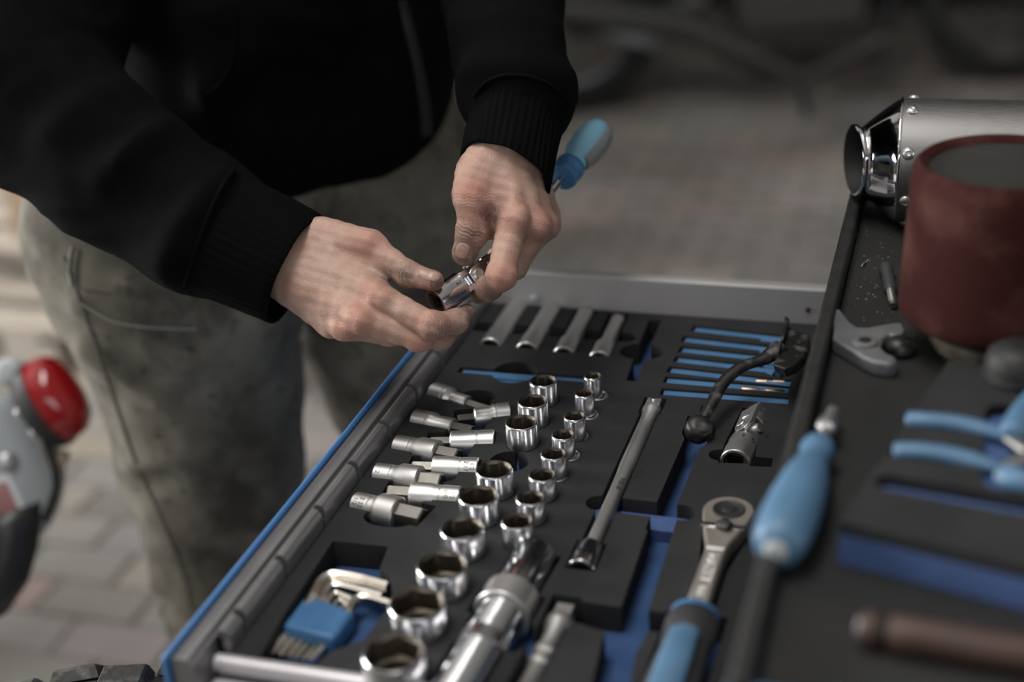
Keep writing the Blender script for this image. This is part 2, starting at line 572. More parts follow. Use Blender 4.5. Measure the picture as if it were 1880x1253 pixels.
# far wall, near wall and its bright slide rails
b = MB().box((-0.446, DY1, .80), (DXB, DY1 + .004, .905))
b.box((-0.446, DY1 + .004, .899), (DXB, DY1 + .016, .905))
obj('side_wall', b, M_wallgrey, drawer, bevel=.001, label='tall grey far side wall')
for px, py, r, m in ((980, 549, .0042, M_palegrey), (1483, 570, .0026, M_gap)):
    p = onz(px, py, .88)
    z = .889 if r > .003 else .886
    # slide the rivet onto the wall plane
    rr = ray(px, py)
    t = (DY1 - .001) / rr.y
    p = V((rr.x * t, DY1 - .0012, CAM_Z + rr.z * t))
    obj('rivet', MB().lathe([(r, 0), (r * .9, .0012), (r * .5, .002)], p + V((0, .0012, 0)), (0, -1, 0), 20), m, drawer, label='pale round plug' if r > .003 else 'small dark hole rivet')
b = MB().box((-0.446, DY0 - .004, .80), (DXB, DY0, .862))
obj('side_wall', b, M_wallgrey, drawer)
b = MB()
b.tube([(-0.446, DY0 - .004, .8655), (DXB, DY0 - .004, .8655)], .0062, 16)
obj('slide_rail', b, M_rail, drawer)
b = MB().box((-0.446, DY0 - .022, .846), (DXB, DY0 - .010, .858))
obj('slide_rail', b, M_rail, drawer, bevel=.002)
b = MB().box((-0.446, DY0 - .03, .81), (DXB, DY0 - .022, .835))
obj('slide_rail', b, M_rail, drawer, bevel=.002)

# ================================================================ foam insert with pockets
FX0, FX1, FYA, FYB = DXF + .0304, 0.012, DY0 + .0005, DY1 - .0008


def F(px, py):
    p = onz(px, py, ZF)
    return (p.x, p.y)


def P(*pts):
    return [F(*p) for p in pts]


def circ(c, r, n=28, ry=None, rot=0):
    ry = ry or r
    return [(c[0] + r * math.cos(2 * PI * i / n) * math.cos(rot) - ry * math.sin(2 * PI * i / n) * math.sin(rot),
             c[1] + r * math.cos(2 * PI * i / n) * math.sin(rot) + ry * math.sin(2 * PI * i / n) * math.cos(rot)) for i in range(n)]


def slot(a, b, ra, rb=None, round_=False, n=8):
    a, b = V(a), V(b)
    rb = rb or ra
    d = (b - a).normalized()
    w = V((-d.y, d.x))
    if not round_:
        return [tuple(a + w * ra), tuple(a - w * ra), tuple(b - w * rb), tuple(b + w * rb)]
    out = []
    for i in range(n + 1):
        t = PI / 2 + PI * i / n
        out.append(tuple(a + (d * math.cos(t) + w * math.sin(t)) * ra))
    for i in range(n + 1):
        t = -PI / 2 + PI * i / n
        out.append(tuple(b + (d * math.cos(t) + w * math.sin(t)) * rb))
    return out


# measured tools: rim centre px, outer diameter px
BIG = [(722, 1198, 118), (765, 1108, 107), (811, 1037, 96), (848, 970, 83), (878, 910, 76), (907, 862, 70), (957, 775, 61), (978, 736, 57), (997, 699, 52)]
SMALL = [(949, 957, 60), (973, 914, 55), (995, 872, 52), (1016, 833, 49), (1034, 798, 44), (1055, 764, 41), (1073, 722, 37), (1088, 690, 34)]
FLUSH = [(1021, 874), (1045, 836), (1061, 800), (1080, 761), (1097, 726)]
ZR = .8905
big = []
for px, py, w in BIG:
    c = onz(px, py, ZR)
    big.append((c, w / F_PX * proj(c)[2] / 2))
small = []
for px, py, w in SMALL:
    c = onz(px, py, ZR - .001)
    small.append((c, w / F_PX * proj(c)[2] / 2))
# bit sockets: (drive end px, tip px, fraction sizes...)
BITS = [  # drive-end px, bit tip px, drive r, holder r, bit half-width
    ((652, 920), (778, 952), .0107, .0140, .0088),
    ((690, 866), (812, 886), .0107, .0128, .0080),
    ((727, 814), (842, 838), .0107, .0122, .0072),
    ((761, 766), (868, 790), .0107, .0088, .0055),
    ((795, 716), (900, 752), .0107, .0078, .0045),
    ((845, 910), (712, 905), .0107, .0118, .0070),
    ((879, 857), (757, 857), .0107, .0112, .0060),
    ((908, 805), (790, 812), .0107, .0108, .0055),
    ((936, 754), (840, 768), .0107, .0088, .0045),
]
ZBIT = .8655
bits = []
for a, c, r1, r2, hw in BITS:
    pa, pc = onz(*a, ZBIT + .004), onz(*c, ZBIT + .002)
    pa.z = pc.z = ZBIT
    bits.append((pa, pc, r1, r2, hw))

holes = []
for c, r in big + small:
    holes.append(circ((c.x, c.y), r + .0006, 32))
for px, py in FLUSH:
    c = F(px, py)
    holes.append(circ(c, .0098, 24))
holes.append(circ(F(935, 848), .0165, 28))                                           # empty socket pocket
for k, (pa, pc, r1, r2, hw) in enumerate(bits):
    d = (pc - pa).normalized()
    L = (pc - pa).length
    holes.append(slot((pa.x - d.x * .001, pa.y - d.y * .001), (pa.x + d.x * .022, pa.y + d.y * .022), r1 * .93))
    holes.append(slot((pa.x + d.x * .020, pa.y + d.y * .020), (pc.x + d.x * .003, pc.y + d.y * .003), r2 + .0015))
holes.append(circ(F(716, 951), .0215, 28, .013))
holes.append(P((742, 905), (765, 935), (800, 890), (835, 880), (880, 800), (905, 765), (880, 745), (820, 790), (775, 850)))
holes.append(circ(F(880, 727), .016, 28, .011))
# hex key pocket
holes.append(P((611, 994), (712, 1004), (697, 1046), (714, 1058), (722, 1085), (716, 1112), (668, 1176), (606, 1198), (578, 1224), (470, 1216), (520, 1130)))
# long blue-lit slot behind the sockets
holes.append(slot(F(842, 679), F(1082, 697), .0056))
holes.append(circ(F(945, 684), .021, 28, .021))
# long sockets at the far wall
LONG = [((900, 637), (952, 560)), ((967, 643), (1012, 568)), ((1035, 650), (1075, 574)), ((1100, 657), (1135, 583))]
longs = []
for a, c in LONG:
    pa, pc = onz(*a, .868), onz(*c, .868)
    longs.append((pa, pc))
    d = (pc - pa).normalized()
    holes.append(slot((pa.x - d.x * .0005, pa.y - d.y * .0005), (pc.x + d.x * .004, pc.y + d.y * .004), .0108))
holes.append(slot(F(885, 600), F(1150, 619), .0105, round_=True))
# empty pocket with round finger hole
holes.append(circ(F(1178, 646), .0205, 28, .0165))
holes.append(slot(F(1178, 646), F(1203, 588), .0058))
holes.append(slot(F(1178, 646), F(1160, 700), .0052))
# extension bar
EXT_A, EXT_B = onz(1066, 1052, .866), onz(1203, 742, .866)
ed = (EXT_B - EXT_A).normalized()
holes.append(slot((EXT_A - ed * .002).xy, (EXT_A + ed * .034).xy, .0116))
holes.append(slot((EXT_A + ed * .03).xy, (EXT_B - ed * .014).xy, .0082))
holes.append(slot((EXT_B - ed * .026).xy, (EXT_B + ed * .004).xy, .0098))
holes.append(slot(F(1100, 924), F(1253, 942), .0105, round_=True))
# breaker slot with its head pocket
holes.append(P((1252, 795), (1263, 763), (1281, 770), (1288, 745), (1308, 750), (1298, 772), (1316, 777), (1312, 800), (1290, 822), (1262, 818)))
holes.append(slot(F(1277, 800), F(1203, 975), .0078))
holes.append(slot(F(1222, 945), F(1160, 1135), .0095))
holes.append(P((1040, 1102), (1240, 1128), (1236, 1163), (1190, 1160), (1168, 1200), (1150, 1300), (1075, 1300), (1110, 1160), (1030, 1135)))
# universal joint
holes.append(P((1364, 748), (1402, 752), (1384, 852), (1318, 850), (1330, 815)))
holes.append(circ(F(1327, 836), .0115, 24, .0095))
holes.append(P((1380, 838), (1420, 842), (1416, 858), (1376, 856)))
# ratchet: outline pocket around head, neck and grip
RAT_H, RAT_E = onz(1338, 948, .876), onz(1222, 1290, .876)
rd = (RAT_E - RAT_H).normalized()
holes.append(circ(RAT_H.xy, .0205, 32))
holes.append(slot(RAT_H.xy, (RAT_H + rd * .06).xy, .0195, .0105))
holes.append(slot((RAT_H + rd * .05).xy, (RAT_H + rd * .120).xy, .0100))
holes.append(slot((RAT_H + rd * .114).xy, (RAT_E + rd * .05).xy, .0205))
# spark plug socket and short extension in front
SP_A, SP_B = onz(985, 1022, .868), onz(842, 1262, .868)
sd_ = (SP_B - SP_A).normalized()
holes.append(slot((SP_A - sd_ * .002).xy, (SP_B + sd_ * .03).xy, .0188))
holes.append(slot((SP_A + sd_ * .048).xy, (SP_A + sd_ * .078).xy, .024))
holes.append(circ(F(948, 1165), .011, 24, .020))
SX_A, SX_B = onz(1040, 1104, .868), onz(955, 1275, .868)
xd = (SX_B - SX_A).normalized()
holes.append(slot((SX_A - xd * .003).xy, (SX_B + xd * .03).xy, .0105))
# row of narrow blue slots at the far right
STRIPS = [((1270, 603), (1440, 622)), ((1252, 622), (1436, 643)), ((1247, 641), (1432, 661)), ((1238, 659), (1420, 680)), ((1226, 678), (1452, 704)), ((1219, 697), (1448, 716)), ((1213, 719), (1448, 736))]
for a, c in STRIPS:
    holes.append(slot(F(*a), F(*c), .0062))
for k in range(3):
    a = STRIPS[k][1]
    holes.append(slot(F(a[0] - 42 + k * 3, a[1] - 3), F(a[0] + 25, a[1] + 5), .0085))
holes.append(slot(F(1398, 668), F(1446, 690), .010))

# --- constrained Delaunay of all outlines, keep what lies in no pocket
vs2, ed2, fc2 = [], [], []


def addpoly(pts):
    n = len(vs2)
    area = sum(pts[i][0] * pts[(i + 1) % len(pts)][1] - pts[(i + 1) % len(pts)][0] * pts[i][1] for i in range(len(pts)))
    if area < 0:
        pts = pts[::-1]
    vs2.extend(V(p[:2]) for p in pts)
    fc2.append(list(range(n, n + len(pts))))


addpoly([(FX0, FYA), (FX1, FYA), (FX1, FYB), (FX0, FYB)])
for h in holes:
    addpoly([(min(max(p[0], FX0 + .001), FX1 - .001), min(max(p[1], FYA + .001), FYB - .001)) for p in h])
ov, oe, of, _, _, off = delaunay_2d_cdt(vs2, [], fc2, 1, 1e-6)
keep = [f for f, src in zip(of, off) if list(src) == [0]]
edge_dir = {}
for f in keep:
    for i in range(len(f)):
        edge_dir[(f[i], f[(i + 1) % len(f)])] = 1
mb = MB()
top = {}
bot = {}


def vtop(i):
    if i not in top:
        top[i] = len(mb.v)
        mb.v.append(V((ov[i].x, ov[i].y, ZF)))
    return top[i]


def vbot(i):
    if i not in bot:
        bot[i] = len(mb.v)
        mb.v.append(V((ov[i].x, ov[i].y, ZB)))
    return bot[i]


for f in keep:
    mb.f.append(tuple(vtop(i) for i in f))
for (a, c) in edge_dir:
    if (c, a) not in edge_dir:
        mb.f.append((vtop(a), vbot(a), vbot(c), vtop(c)))
foam = thing('foam_insert', 'black foam insert with blue base lining the open drawer', 'foam insert', ((FX0 + FX1) / 2, (FYA + FYB) / 2, .807))
obj('foam_layer', mb, M_foam, foam, smooth=0, recalc=False)
obj('base_layer', MB().box((FX0, FYA, .807), (FX1, FYB, ZB)), M_foamblue, foam, smooth=0, label='blue base layer seen in the pockets')
# faint imprints beside the pockets
foamtext = [('918-10', .0065, (1172, 868), ed), ('920', .0060, (1408, 800), V((-.25, -1, 0)))]
for s, sz, px, d in foamtext:
    p = onz(*px, ZF)
    text(s, sz, (p.x, p.y, ZF + .0001), -ed, (0, 0, 1), M_imprint, foam, .00005)

# shallow slot inlays: lighter blue paints in the light on their floors
def inlay(poly, z, name='lit_slot_floor'):
    return obj(name, MB().prism([(x, y, ZB - .001) for x, y in poly], (0, 0, z - ZB + .001)), M_slotlit, foam, smooth=0, label='floor of a shallow slot, painted lighter blue as if lit')


M_slotlit = mat('lit_blue_foam', (0.065, 0.165, 0.32), 0.85, 0, col2=(0.085, 0.20, 0.37), vscale=40, bump=0.3, bscale=600, spec=0.2)  # lit copy of the blue foam, light put into the colour
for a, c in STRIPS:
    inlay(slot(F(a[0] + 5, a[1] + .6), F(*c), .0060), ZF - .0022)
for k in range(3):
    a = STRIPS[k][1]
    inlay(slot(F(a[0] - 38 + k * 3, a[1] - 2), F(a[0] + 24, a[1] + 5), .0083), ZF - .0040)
obj('lit_slot_floor', MB().prism([(x, y, ZB - .001) for x, y in slot(F(1102, 924), F(1251, 941.5), .0102, round_=True)], (0, 0, .0110)), M_trayblue, foam, smooth=0, label='finger slot floor, painted brighter blue as if lit')  # raised floor in brighter blue stands in for light reaching the slot
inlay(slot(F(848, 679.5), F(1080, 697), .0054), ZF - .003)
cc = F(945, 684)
inlay([(cc[0] + .0205 * math.cos(t), cc[1] + .0205 * math.sin(t)) for t in np.linspace(PI * 1.02, PI * 1.96, 16)], ZF - .005)  # half disc paints the lit half of the round notch

# ================================================================ sockets


def hexr(a, ph):
    def f(t):
        u = (t - ph) % (PI / 3) - PI / 6
        return a / math.cos(u)
    return f


def socket(c, r, ztop, zbot, label, group, drive_r=None, deep=.012):
    o = thing('socket', label, 'socket', (c.x, c.y, zbot), group)
    H = ztop - zbot
    wall_ = max(.0018, r * .115)
    ph = random.uniform(0, PI / 3)
    rd_ = drive_r or r
    prof = [(rd_ - .0008, 0), (rd_, .0008)]
    if abs(rd_ - r) > .0008:
        prof += [(rd_, H * .42), (r, H * .52)]
    prof += [(r, H - .0016), (r - .0005, H - .0006), (r - .0012, H), (r - wall_ * .62, H)]
    body = MB().lathe(prof, (c.x, c.y, zbot), (0, 0, 1), 48, True, False)
    obj('body', body, M_socket, o, smooth=38)
    a = (r - wall_) * math.cos(PI / 6) * 1.03
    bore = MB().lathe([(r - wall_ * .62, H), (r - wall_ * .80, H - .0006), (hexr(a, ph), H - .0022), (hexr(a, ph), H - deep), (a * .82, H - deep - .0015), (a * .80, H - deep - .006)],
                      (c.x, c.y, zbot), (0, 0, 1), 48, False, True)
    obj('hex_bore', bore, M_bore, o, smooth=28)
    return o


big_lab = ['largest chrome hex socket, at the near end of the big row', 'second largest chrome hex socket, beside the blue hex key holder',
           'third chrome hex socket from the near end of the big row', 'fourth chrome hex socket of the big row, beside the long chrome tube socket tip',
           'fifth chrome hex socket of the big row, touching the nearest bit socket', 'sixth chrome hex socket of the big row, just before the empty round pocket',
           'chrome hex socket standing just behind the empty round pocket', 'second farthest chrome hex socket of the big row', 'farthest chrome hex socket of the big row, by the blue slot']
for (c, r), lab in zip(big, big_lab):
    socket(c, r, ZR, ZB + .0003, lab, 'big row of chrome sockets', deep=.016)
sm_lab = ['largest socket of the slim right-hand row, at its near end', 'second socket from the near end of the slim right-hand row', 'third socket from the near end of the slim right-hand row',
          'fourth socket from the near end of the slim right-hand row', 'fifth socket from the near end of the slim right-hand row', 'third farthest socket of the slim right-hand row',
          'second farthest socket of the slim right-hand row', 'smallest socket, at the far end of the slim row']
for (c, r), lab in zip(small, sm_lab):
    socket(c, r, ZR - .001, ZB + .0003, lab, 'slim row of chrome sockets', deep=.012)
fl_lab = ['flush steel socket edge peeping out beside the third slim socket', 'flush steel socket edge peeping out beside the fourth slim socket', 'flush steel socket edge peeping out beside the fifth slim socket',
          'flush steel socket edge beside the third farthest slim socket', 'flush steel socket edge beside the second farthest slim socket']
for (px, py), lab in zip(FLUSH, fl_lab):
    x, y = F(px, py)
    o = thing('adapter', lab, 'socket', (x, y, ZB), 'flush steel sockets behind the slim row')
    zt = ZF + .0004 - ZB
    obj('body', MB().lathe([(.0088, .0003), (.0094, .001), (.0094, zt - .001), (.0086, zt)], (x, y, ZB), (0, 0, 1), 32, True, False), M_satin, o)
    obj('drive_square', MB().lathe([(.0086, zt), (lambda t: .0062 / max(abs(math.cos(t)), abs(math.sin(t))) * .98, zt - .0008), (lambda t: .0062 / max(abs(math.cos(t)), abs(math.sin(t))) * .98, zt - .008)], (x, y, ZB), (0, 0, 1), 32, False, True), M_satin, o)

# ---- bit sockets
bl = ['nearest bit socket, large with stamped sizes, hexagon pointing at the big sockets', 'second nearest bit socket along the drawer front', 'middle bit socket along the drawer front',
      'second farthest bit socket along the drawer front', 'farthest bit socket along the drawer front, slim and dull',
      'nearest bit socket of the row by the big sockets, hexagon towards the drawer front', 'second nearest bit socket of the row by the big sockets', 'second farthest bit socket of the row by the big sockets', 'farthest bit socket of the row by the big sockets, slim']
for k, ((pa, pc, r1, r2, hw), lab) in enumerate(zip(bits, bl)):
    o = thing('bit_socket', lab, 'bit socket', (pa.x, pa.y, ZB), 'bit sockets lying beside the drawer front')
    d = (pc - pa)
    L = d.length
    d.normalize()
    Lb = min(.040, L * .68)
    s = Lb / .04
    prof = [(r1 - .0035, .0015), (r1 - .0012, 0), (r1, .0007), (r1, .0145 * s), (r1 - .0006, .0150 * s), (r1 - .0006, .0158 * s), (r1, .0163 * s), (r1, .019 * s), (r2, .0235 * s), (r2, Lb - .001), (r2 - .001, Lb)]
    obj('body', MB().lathe(prof, pa, d, 40), M_satin, o, smooth=30)
    ang = random.uniform(-.15, .15)
    up = V((0, math.sin(ang), math.cos(ang)))
    obj('bit', MB().lathe([(hw * 1.1547, Lb - .002), (hw * 1.1547, L - .0012), (hw * 1.02, L)], pa, d, 6, up=up), M_bit, o, smooth=0)
    if k in (0, 1, 5, 6):
        # stamped size on the drive end, facing the camera
        nrm = (V((0, 0, CAM_Z)) - pa).normalized()
        nrm = (nrm - d * nrm.dot(d)).normalized()
        nrm = (nrm + V((0, 0, .5))).normalized()
        nrm = (nrm - d * nrm.dot(d)).normalized()
        w = d.cross(nrm)
        lines = {0: ('1/2', '2 22'), 1: ('2', ''), 5: ('1/2', '(H)'), 6: ('1/2', '2 17')}[k]
        for q, t in enumerate(lines):
            if t:
                p = pa + d * (.0045 + .0052 * q) * s + nrm * (r1 + .0001)
                text(t, .0052, p, w if d.x > 0 else -w, nrm, M_letter, o, .00006)

# ---- hex key set in its blue holder
kb = F(590, 1130)
hk = thing('hex_key_set', 'set of nickel hex keys in a blue plastic holder', 'hex keys', (kb[0], kb[1], ZB))
zk = ZB + .0005


def K(px, py, z):
    return onz(px, py, z)


hz = ZB + .0165
h1, h2, h3, h4 = K(562, 1090, hz), K(652, 1122, hz), K(612, 1174, hz), K(517, 1150, hz)
b = MB()
b.prism([(p.x, p.y, zk) for p in (h1, h2, h3, h4)], (0, 0, .0165))
obj('holder', b, M_blueh, hk, bevel=.0035, seg=3)
KEYS = [((493, 1204), [(574, 1096), (584, 1074), (598, 1061), (620, 1057), (662, 1064), (713, 1078)], .0043, .0165),
        ((511, 1208), [(590, 1102), (600, 1084), (612, 1076), (634, 1078), (672, 1088), (702, 1096)], .0036, .0130),
        ((529, 1210), [(600, 1108), (608, 1096), (618, 1091), (634, 1097), (660, 1109)], .0030, .0125),
        ((566, 1216), [(640, 1124), (648, 1106), (660, 1098), (680, 1099), (718, 1110)], .0033, .0150),
        ((541, 1212), [(612, 1116), (619, 1106), (627, 1104), (646, 1116)], .0024, .0125),
        ((554, 1214), [(624, 1122), (629, 1114), (636, 1113), (650, 1124)], .0019, .0120)]
for low, pts, r, z_ in KEYS:
    zl_ = ZB + .0075
    top_ = [onz(px, py, ZB + z_) for px, py in pts]
    lo_ = onz(low[0], low[1], zl_)
    mid_ = lo_ + (V((top_[0].x, top_[0].y, zl_)) - lo_) * .6
    path_ = [lo_, mid_] + spline(top_, 4)
    obj('hex_key', MB().tube(path_, r, 6), M_keysteel, hk, smooth=30)

# ---- long sockets by the far wall
ll = ['leftmost long socket lying by the far drawer wall, half behind the fingers', 'second long socket from the hands, lying by the far drawer wall', 'third long socket from the hands, lying by the far drawer wall', 'slimmest long socket lying farthest from the hands by the far wall']
for k, ((pa, pc), lab) in enumerate(zip(longs, ll)):
    o = thing('long_socket', lab, 'socket', (pa.x, pa.y, ZB), 'long sockets by the far wall')
    d = pc - pa
    L = d.length + .001
    d.normalize()
    r = .0118 - k * .0004
    r2 = (r * .97, r * .93, r * .82, r * .70)[k]
    a = V((pa.x, pa.y, ZB + r + .0055))
    prof = [(r - .0026, 0), (r - .0008, 0), (r, .0008), (r, .028), (r2, .033 if k < 3 else .036), (r2, L - .001), (r2 - .001, L)]
    obj('body', MB().lathe(prof, a, d, 40, False, True), M_satin, o)
    obj('drive_bore', MB().lathe([(r - .0026, 0), (r - .0034, .001), (r - .0034, .014)], a, d, 40, False, True), M_bore, o)

# ---- extension bar
o = thing('extension_bar', 'long slim steel extension bar lying in the middle of the foam', 'extension bar', (EXT_A.x, EXT_A.y, ZB))
L = (EXT_B - EXT_A).length
a = V((EXT_A.x, EXT_A.y, .866))
obj('drive_end', MB().lathe([(.0085, .0), (.0104, 0), (.0110, .0007), (.0110, .028), (.0095, .031), (.0066, .034)], a, ed, 40, False, True), M_chrome, o)
obj('drive_bore', MB().lathe([(.0085, 0), (.0072, .001), (.0072, .012)], a, ed, 40, False, True), M_bore, o)
obj('shaft', MB().lathe([(.0060, .030), (.0058, .10), (.0062, .135), (.0070, .15), (.0066, L - .05), (.0068, L - .022), (.0085, L - .019), (.0085, L - .013), (.0060, L - .011)], a, ed, 32), M_satin, o)
sq = .0062
obj('drive_tip', MB().lathe([(sq * 1.414, L - .012), (sq * 1.414, L - .001), (sq * 1.25, L)], a, ed, 4, up=V((1, 0, 1))), M_satin, o, bevel=.0005)
obj('detent_ball', MB().lathe([(.0001, .0032), (.0016, .0026), (.0024, .001), (.0024, 0)], a + ed * (L - .006) + V((0, 0, .0055)), (.3, -.2, 1), 12), M_chrome, o)
p = a + ed * .115
nrm = (V((0, 0, CAM_Z)) - p).normalized()
nrm = (nrm - ed * nrm.dot(ed)).normalized()
text('918-10', .006, p + nrm * .0063, -ed, nrm, M_letter, o, .00006)

# ---- universal joint (shared builder: one lies in the foam, one is held)


def universal_joint(name, label, A, B, sidev, m_body, bend=None, group=None, cat='universal joint', letters=('2', 'H')):
    """A open drive end, B far end; sidev roughly the first pin's axis"""
    o = thing(name, label, cat, (A.x, A.y, A.z), group)
    d = (B - A).normalized()
    s = V(sidev)
    s = (s - d * s.dot(d)).normalized()
    t = d.cross(s)
    L = (B - A).length
    R = .0125
    h = L * .40
    obj('drive_body', MB().lathe([(R - .0024, 0), (R - .0006, 0), (R, .0006), (R, h * .52), (R - .0004, h * .56), (R - .0004, h)], A, d, 44, False, True), m_body, o, smooth=30)
    q = .0064
    obj('drive_bore', MB().lathe([(R - .0024, 0), (lambda a: q / max(abs(math.cos(a)), abs(math.sin(a))) * .99, .0012), (lambda a: q / max(abs(math.cos(a)), abs(math.sin(a))) * .99, .013)], A, d, 44, False, True), M_bore, o, smooth=25)
    C = A + d * (L * .62)
    # first fork: two cheeks rising along +-s
    for sg in (-1, 1):
        b = MB()
        base = A + d * (h - .0005)
        pts = []
        for (x, y) in ((-.0095, 0), (.0095, 0), (.0085, L * .10), (.0072, L * .22), (.0040, L * .29), (-.0040, L * .29), (-.0072, L * .22), (-.0085, L * .10)):
            pts.append(base + t * x + d * y + s * sg * .0045)
        b.prism(pts, s * sg * .0048)
        obj('fork', b, m_body, o, bevel=.0006)
    d2 = V(bend).normalized() if bend else d
    s2 = t
    s2 = (s2 - d2 * s2.dot(d2)).normalized()
    t2 = d2.cross(s2)
    for sg in (-1, 1):
        b = MB()
        pts = []
        for (x, y) in ((-.0040, -.007), (.0040, -.007), (.0072, -.003), (.0085, .004), (.0090, L * .40), (-.0090, L * .40), (-.0085, .004), (-.0072, -.003)):
            pts.append(C + t2 * x + d2 * y + s2 * sg * .0045)
        b.prism(pts, s2 * sg * .0046)
        obj('fork', b, m_body, o, bevel=.0006)
    e = C + d2 * (L * .17)
    obj('drive_shank', MB().lathe([(.0088, 0), (.0100, .001), (.0100, L * .14), (.0090, L * .16), (.0085, L * .17)], e, d2, 36), m_body, o)
    obj('drive_tip', MB().lathe([(.0062 * 1.414, 0), (.0062 * 1.414, L * .20), (.0075, L * .22)], e + d2 * (L * .15), d2, 4, up=s2 + t2), m_body, o, bevel=.0006)
    obj('centre_block', MB().box((-.0044, -.0044, -.0044), (.0044, .0044, .0044), Matrix.Translation(C) @ Matrix((d, s, t)).transposed().to_4x4()), m_body, o, bevel=.0008)
    for ax in (s, s2):
        for sg in (-1, 1):
            obj('pin', MB().lathe([(.0043, 0), (.0043, .0074), (.0037, .0080), (.0015, .0077)], C + ax * sg * .004, ax * sg, 24), M_satin if m_body is M_chrome else m_body, o)
    nr = (V((0, 0, CAM_Z)) - A).normalized()
    nr = (nr - d * nr.dot(d)).normalized()
    for q_, tx in enumerate(letters):
        ang = -.25 + q_ * .75
        n2 = (nr * math.cos(ang) + d.cross(nr) * math.sin(ang)).normalized()
        text(tx, .0062, A + d * (h * .78) + n2 * (R - .0002), d.cross(n2), n2, M_letter, o, .00012)
    return o


UA, UB = onz(1350, 852, .866), onz(1388, 757, .872)
UA.z, UB.z = .8665, .868
universal_joint('universal_joint', 'dull steel universal joint lying in its foam pocket', UA, UB, (1, -.2, .75), M_satin, letters=('5', 'D'))

# ---- spark plug socket with collar
o = thing('tube_socket', 'long chrome tube socket with a wide collar in the near pocket', 'socket', (SP_A.x, SP_A.y, ZB))
L = (SP_B - SP_A).length + .03
a = V((SP_A.x, SP_A.y, ZB + .0188))
obj('tube', MB().lathe([(.0135, 0), (.0166, 0), (.0172, .001), (.0172, .054), (.0172, .073), (.0160, .075), (.0160, L - .004), (.0140, L)], a, sd_, 48), M_chrome, o)
obj('collar', MB().lathe([(.0172, .050), (.0200, .0505), (.0208, .0515), (.0208, .0722), (.0200, .0732), (.0172, .074)], a, sd_, 48, True, True), M_satin, o)
obj('collar_ring', MB().lathe([(.0158, .104), (.0182, .1045), (.0182, .115), (.0158, .116)], a, sd_, 48), M_chrome, o)

# ---- short extension
o = thing('short_extension', 'short steel extension with ringed neck beside the tube socket', 'extension bar', (SX_A.x, SX_A.y, ZB))
L = (SX_B - SX_A).length + .03
a = V((SX_A.x, SX_A.y, ZB + .0125))
obj('drive_tip', MB().lathe([(.0075, 0), (.0062 * 1.414, .0012), (.0062 * 1.414, .015)], a, xd, 4, up=V((1, 0, 1))), M_satin, o, bevel=.0005)
pr = [(.0072, .014), (.0098, .0145), (.0105, .017), (.0100, .022), (.0076, .030), (.0070, .046), (.0088, .048), (.0088, .052), (.0068, .054), (.0068, .058), (.0088, .060), (.0088, .064), (.0070, .066), (.0072, L * .75), (.0110, L * .8), (.0110, L)]
obj('shaft', MB().lathe(pr, a, xd, 36), M_satin, o)

# ---- ratchet
o = thing('ratchet', 'steel ratchet with teardrop head and blue and grey grip', 'ratchet', (RAT_H.x, RAT_H.y, ZB))
a = V((RAT_H.x, RAT_H.y, ZF - .004))
side = V((-rd.y, rd.x, 0))


def outline(rows, z):
    lft = [a + rd * s_ + side * h_ for s_, h_ in rows]
    rgt = [a + rd * s_ - side * h_ for s_, h_ in reversed(rows)]
    return [V((p.x, p.y, z)) for p in lft + rgt]


rows = []
for i in range(13):
    t = PI - (PI * .56) * i / 12
    rows.append((.0190 * math.cos(t), max(.0190 * math.sin(t), .0004)))
rows += [(.012, .0172), (.022, .0148), (.033, .0115), (.043, .0085), (.054, .0074), (.080, .0070), (.128, .0074)]
b = MB()
b.prism(outline(rows, ZF - .008), (0, 0, .0195))
rb = obj('head', b, M_ratchet, o, bevel=.0015, smooth=40)
zt = ZF + .0115
obj('drive_cap', MB().lathe([(.0122, 0), (.0122, .0006), (.0112, .0012), (.0104, .0006), (.0050, .0004), (.0042, .0012), (.001, .0014)], (a.x, a.y, zt), (0, 0, 1), 40), M_black, o)
lp = a + rd * .0225
b = MB().tube([V((lp.x, lp.y, zt - .001)) + side * -.006 + rd * -.002, V((lp.x, lp.y, zt + .002)), V((lp.x, lp.y, zt + .0035)) + side * .006 + rd * .005], [.0035, .0062, .0035], 14, flat=.6)
obj('reverse_lever', b, M_black, o, smooth=60)
b = MB().box((-.003, -.016, 0), (.003, .016, .0014), Matrix.Translation((lp.x, lp.y, zt - .0008)) @ Matrix((rd, side, V((0, 0, 1)))).transposed().to_4x4())
obj('lever_step', b, M_chrome, o, bevel=.0004)
text('HAZET', .0108, a + rd * .0760 + V((0, 0, zt - a.z + .0001)), rd, (0, 0, 1), M_letterw, o, .0004)
text('916', .0082, a + rd * .1035 + V((0, 0, zt - a.z + .0001)), rd, (0, 0, 1), M_letterw, o, .0004)
obj('lettering_boss', MB().box((-.0017, -.0062, 0), (.0017, .0062, .0007), Matrix.Translation(a + rd * .0520 + V((0, 0, zt - a.z))) @ Matrix((rd, side, V((0, 0, 1)))).transposed().to_4x4()), M_letterw, o, bevel=.0003)
g = V((a.x, a.y, ZF + .004))
pts = [g + rd * s_ for s_ in (.122, .126, .134, .146, .163, .198, .243, .263, .270)]
obj('grip', MB().tube(pts, [.0125, .0165, .0182, .0178, .0162, .0180, .0185, .0165, .010], 28, flat=.82), M_darkp, o, smooth=60)
gp = [g + rd * s_ + V((0, 0, .0135 + dz)) for s_, dz in ((.144, -.003), (.156, .0005), (.193, .002), (.238, .0015), (.256, -.003))]
obj('grip_inlay', MB().tube(gp, [.003, .0095, .0105, .0110, .003], 20, flat=.30), M_bluelight, o, smooth=60, label='blue soft inlay of the grip')
ring = [g + rd * s_ for s_ in (.1205, .123, .1265)]
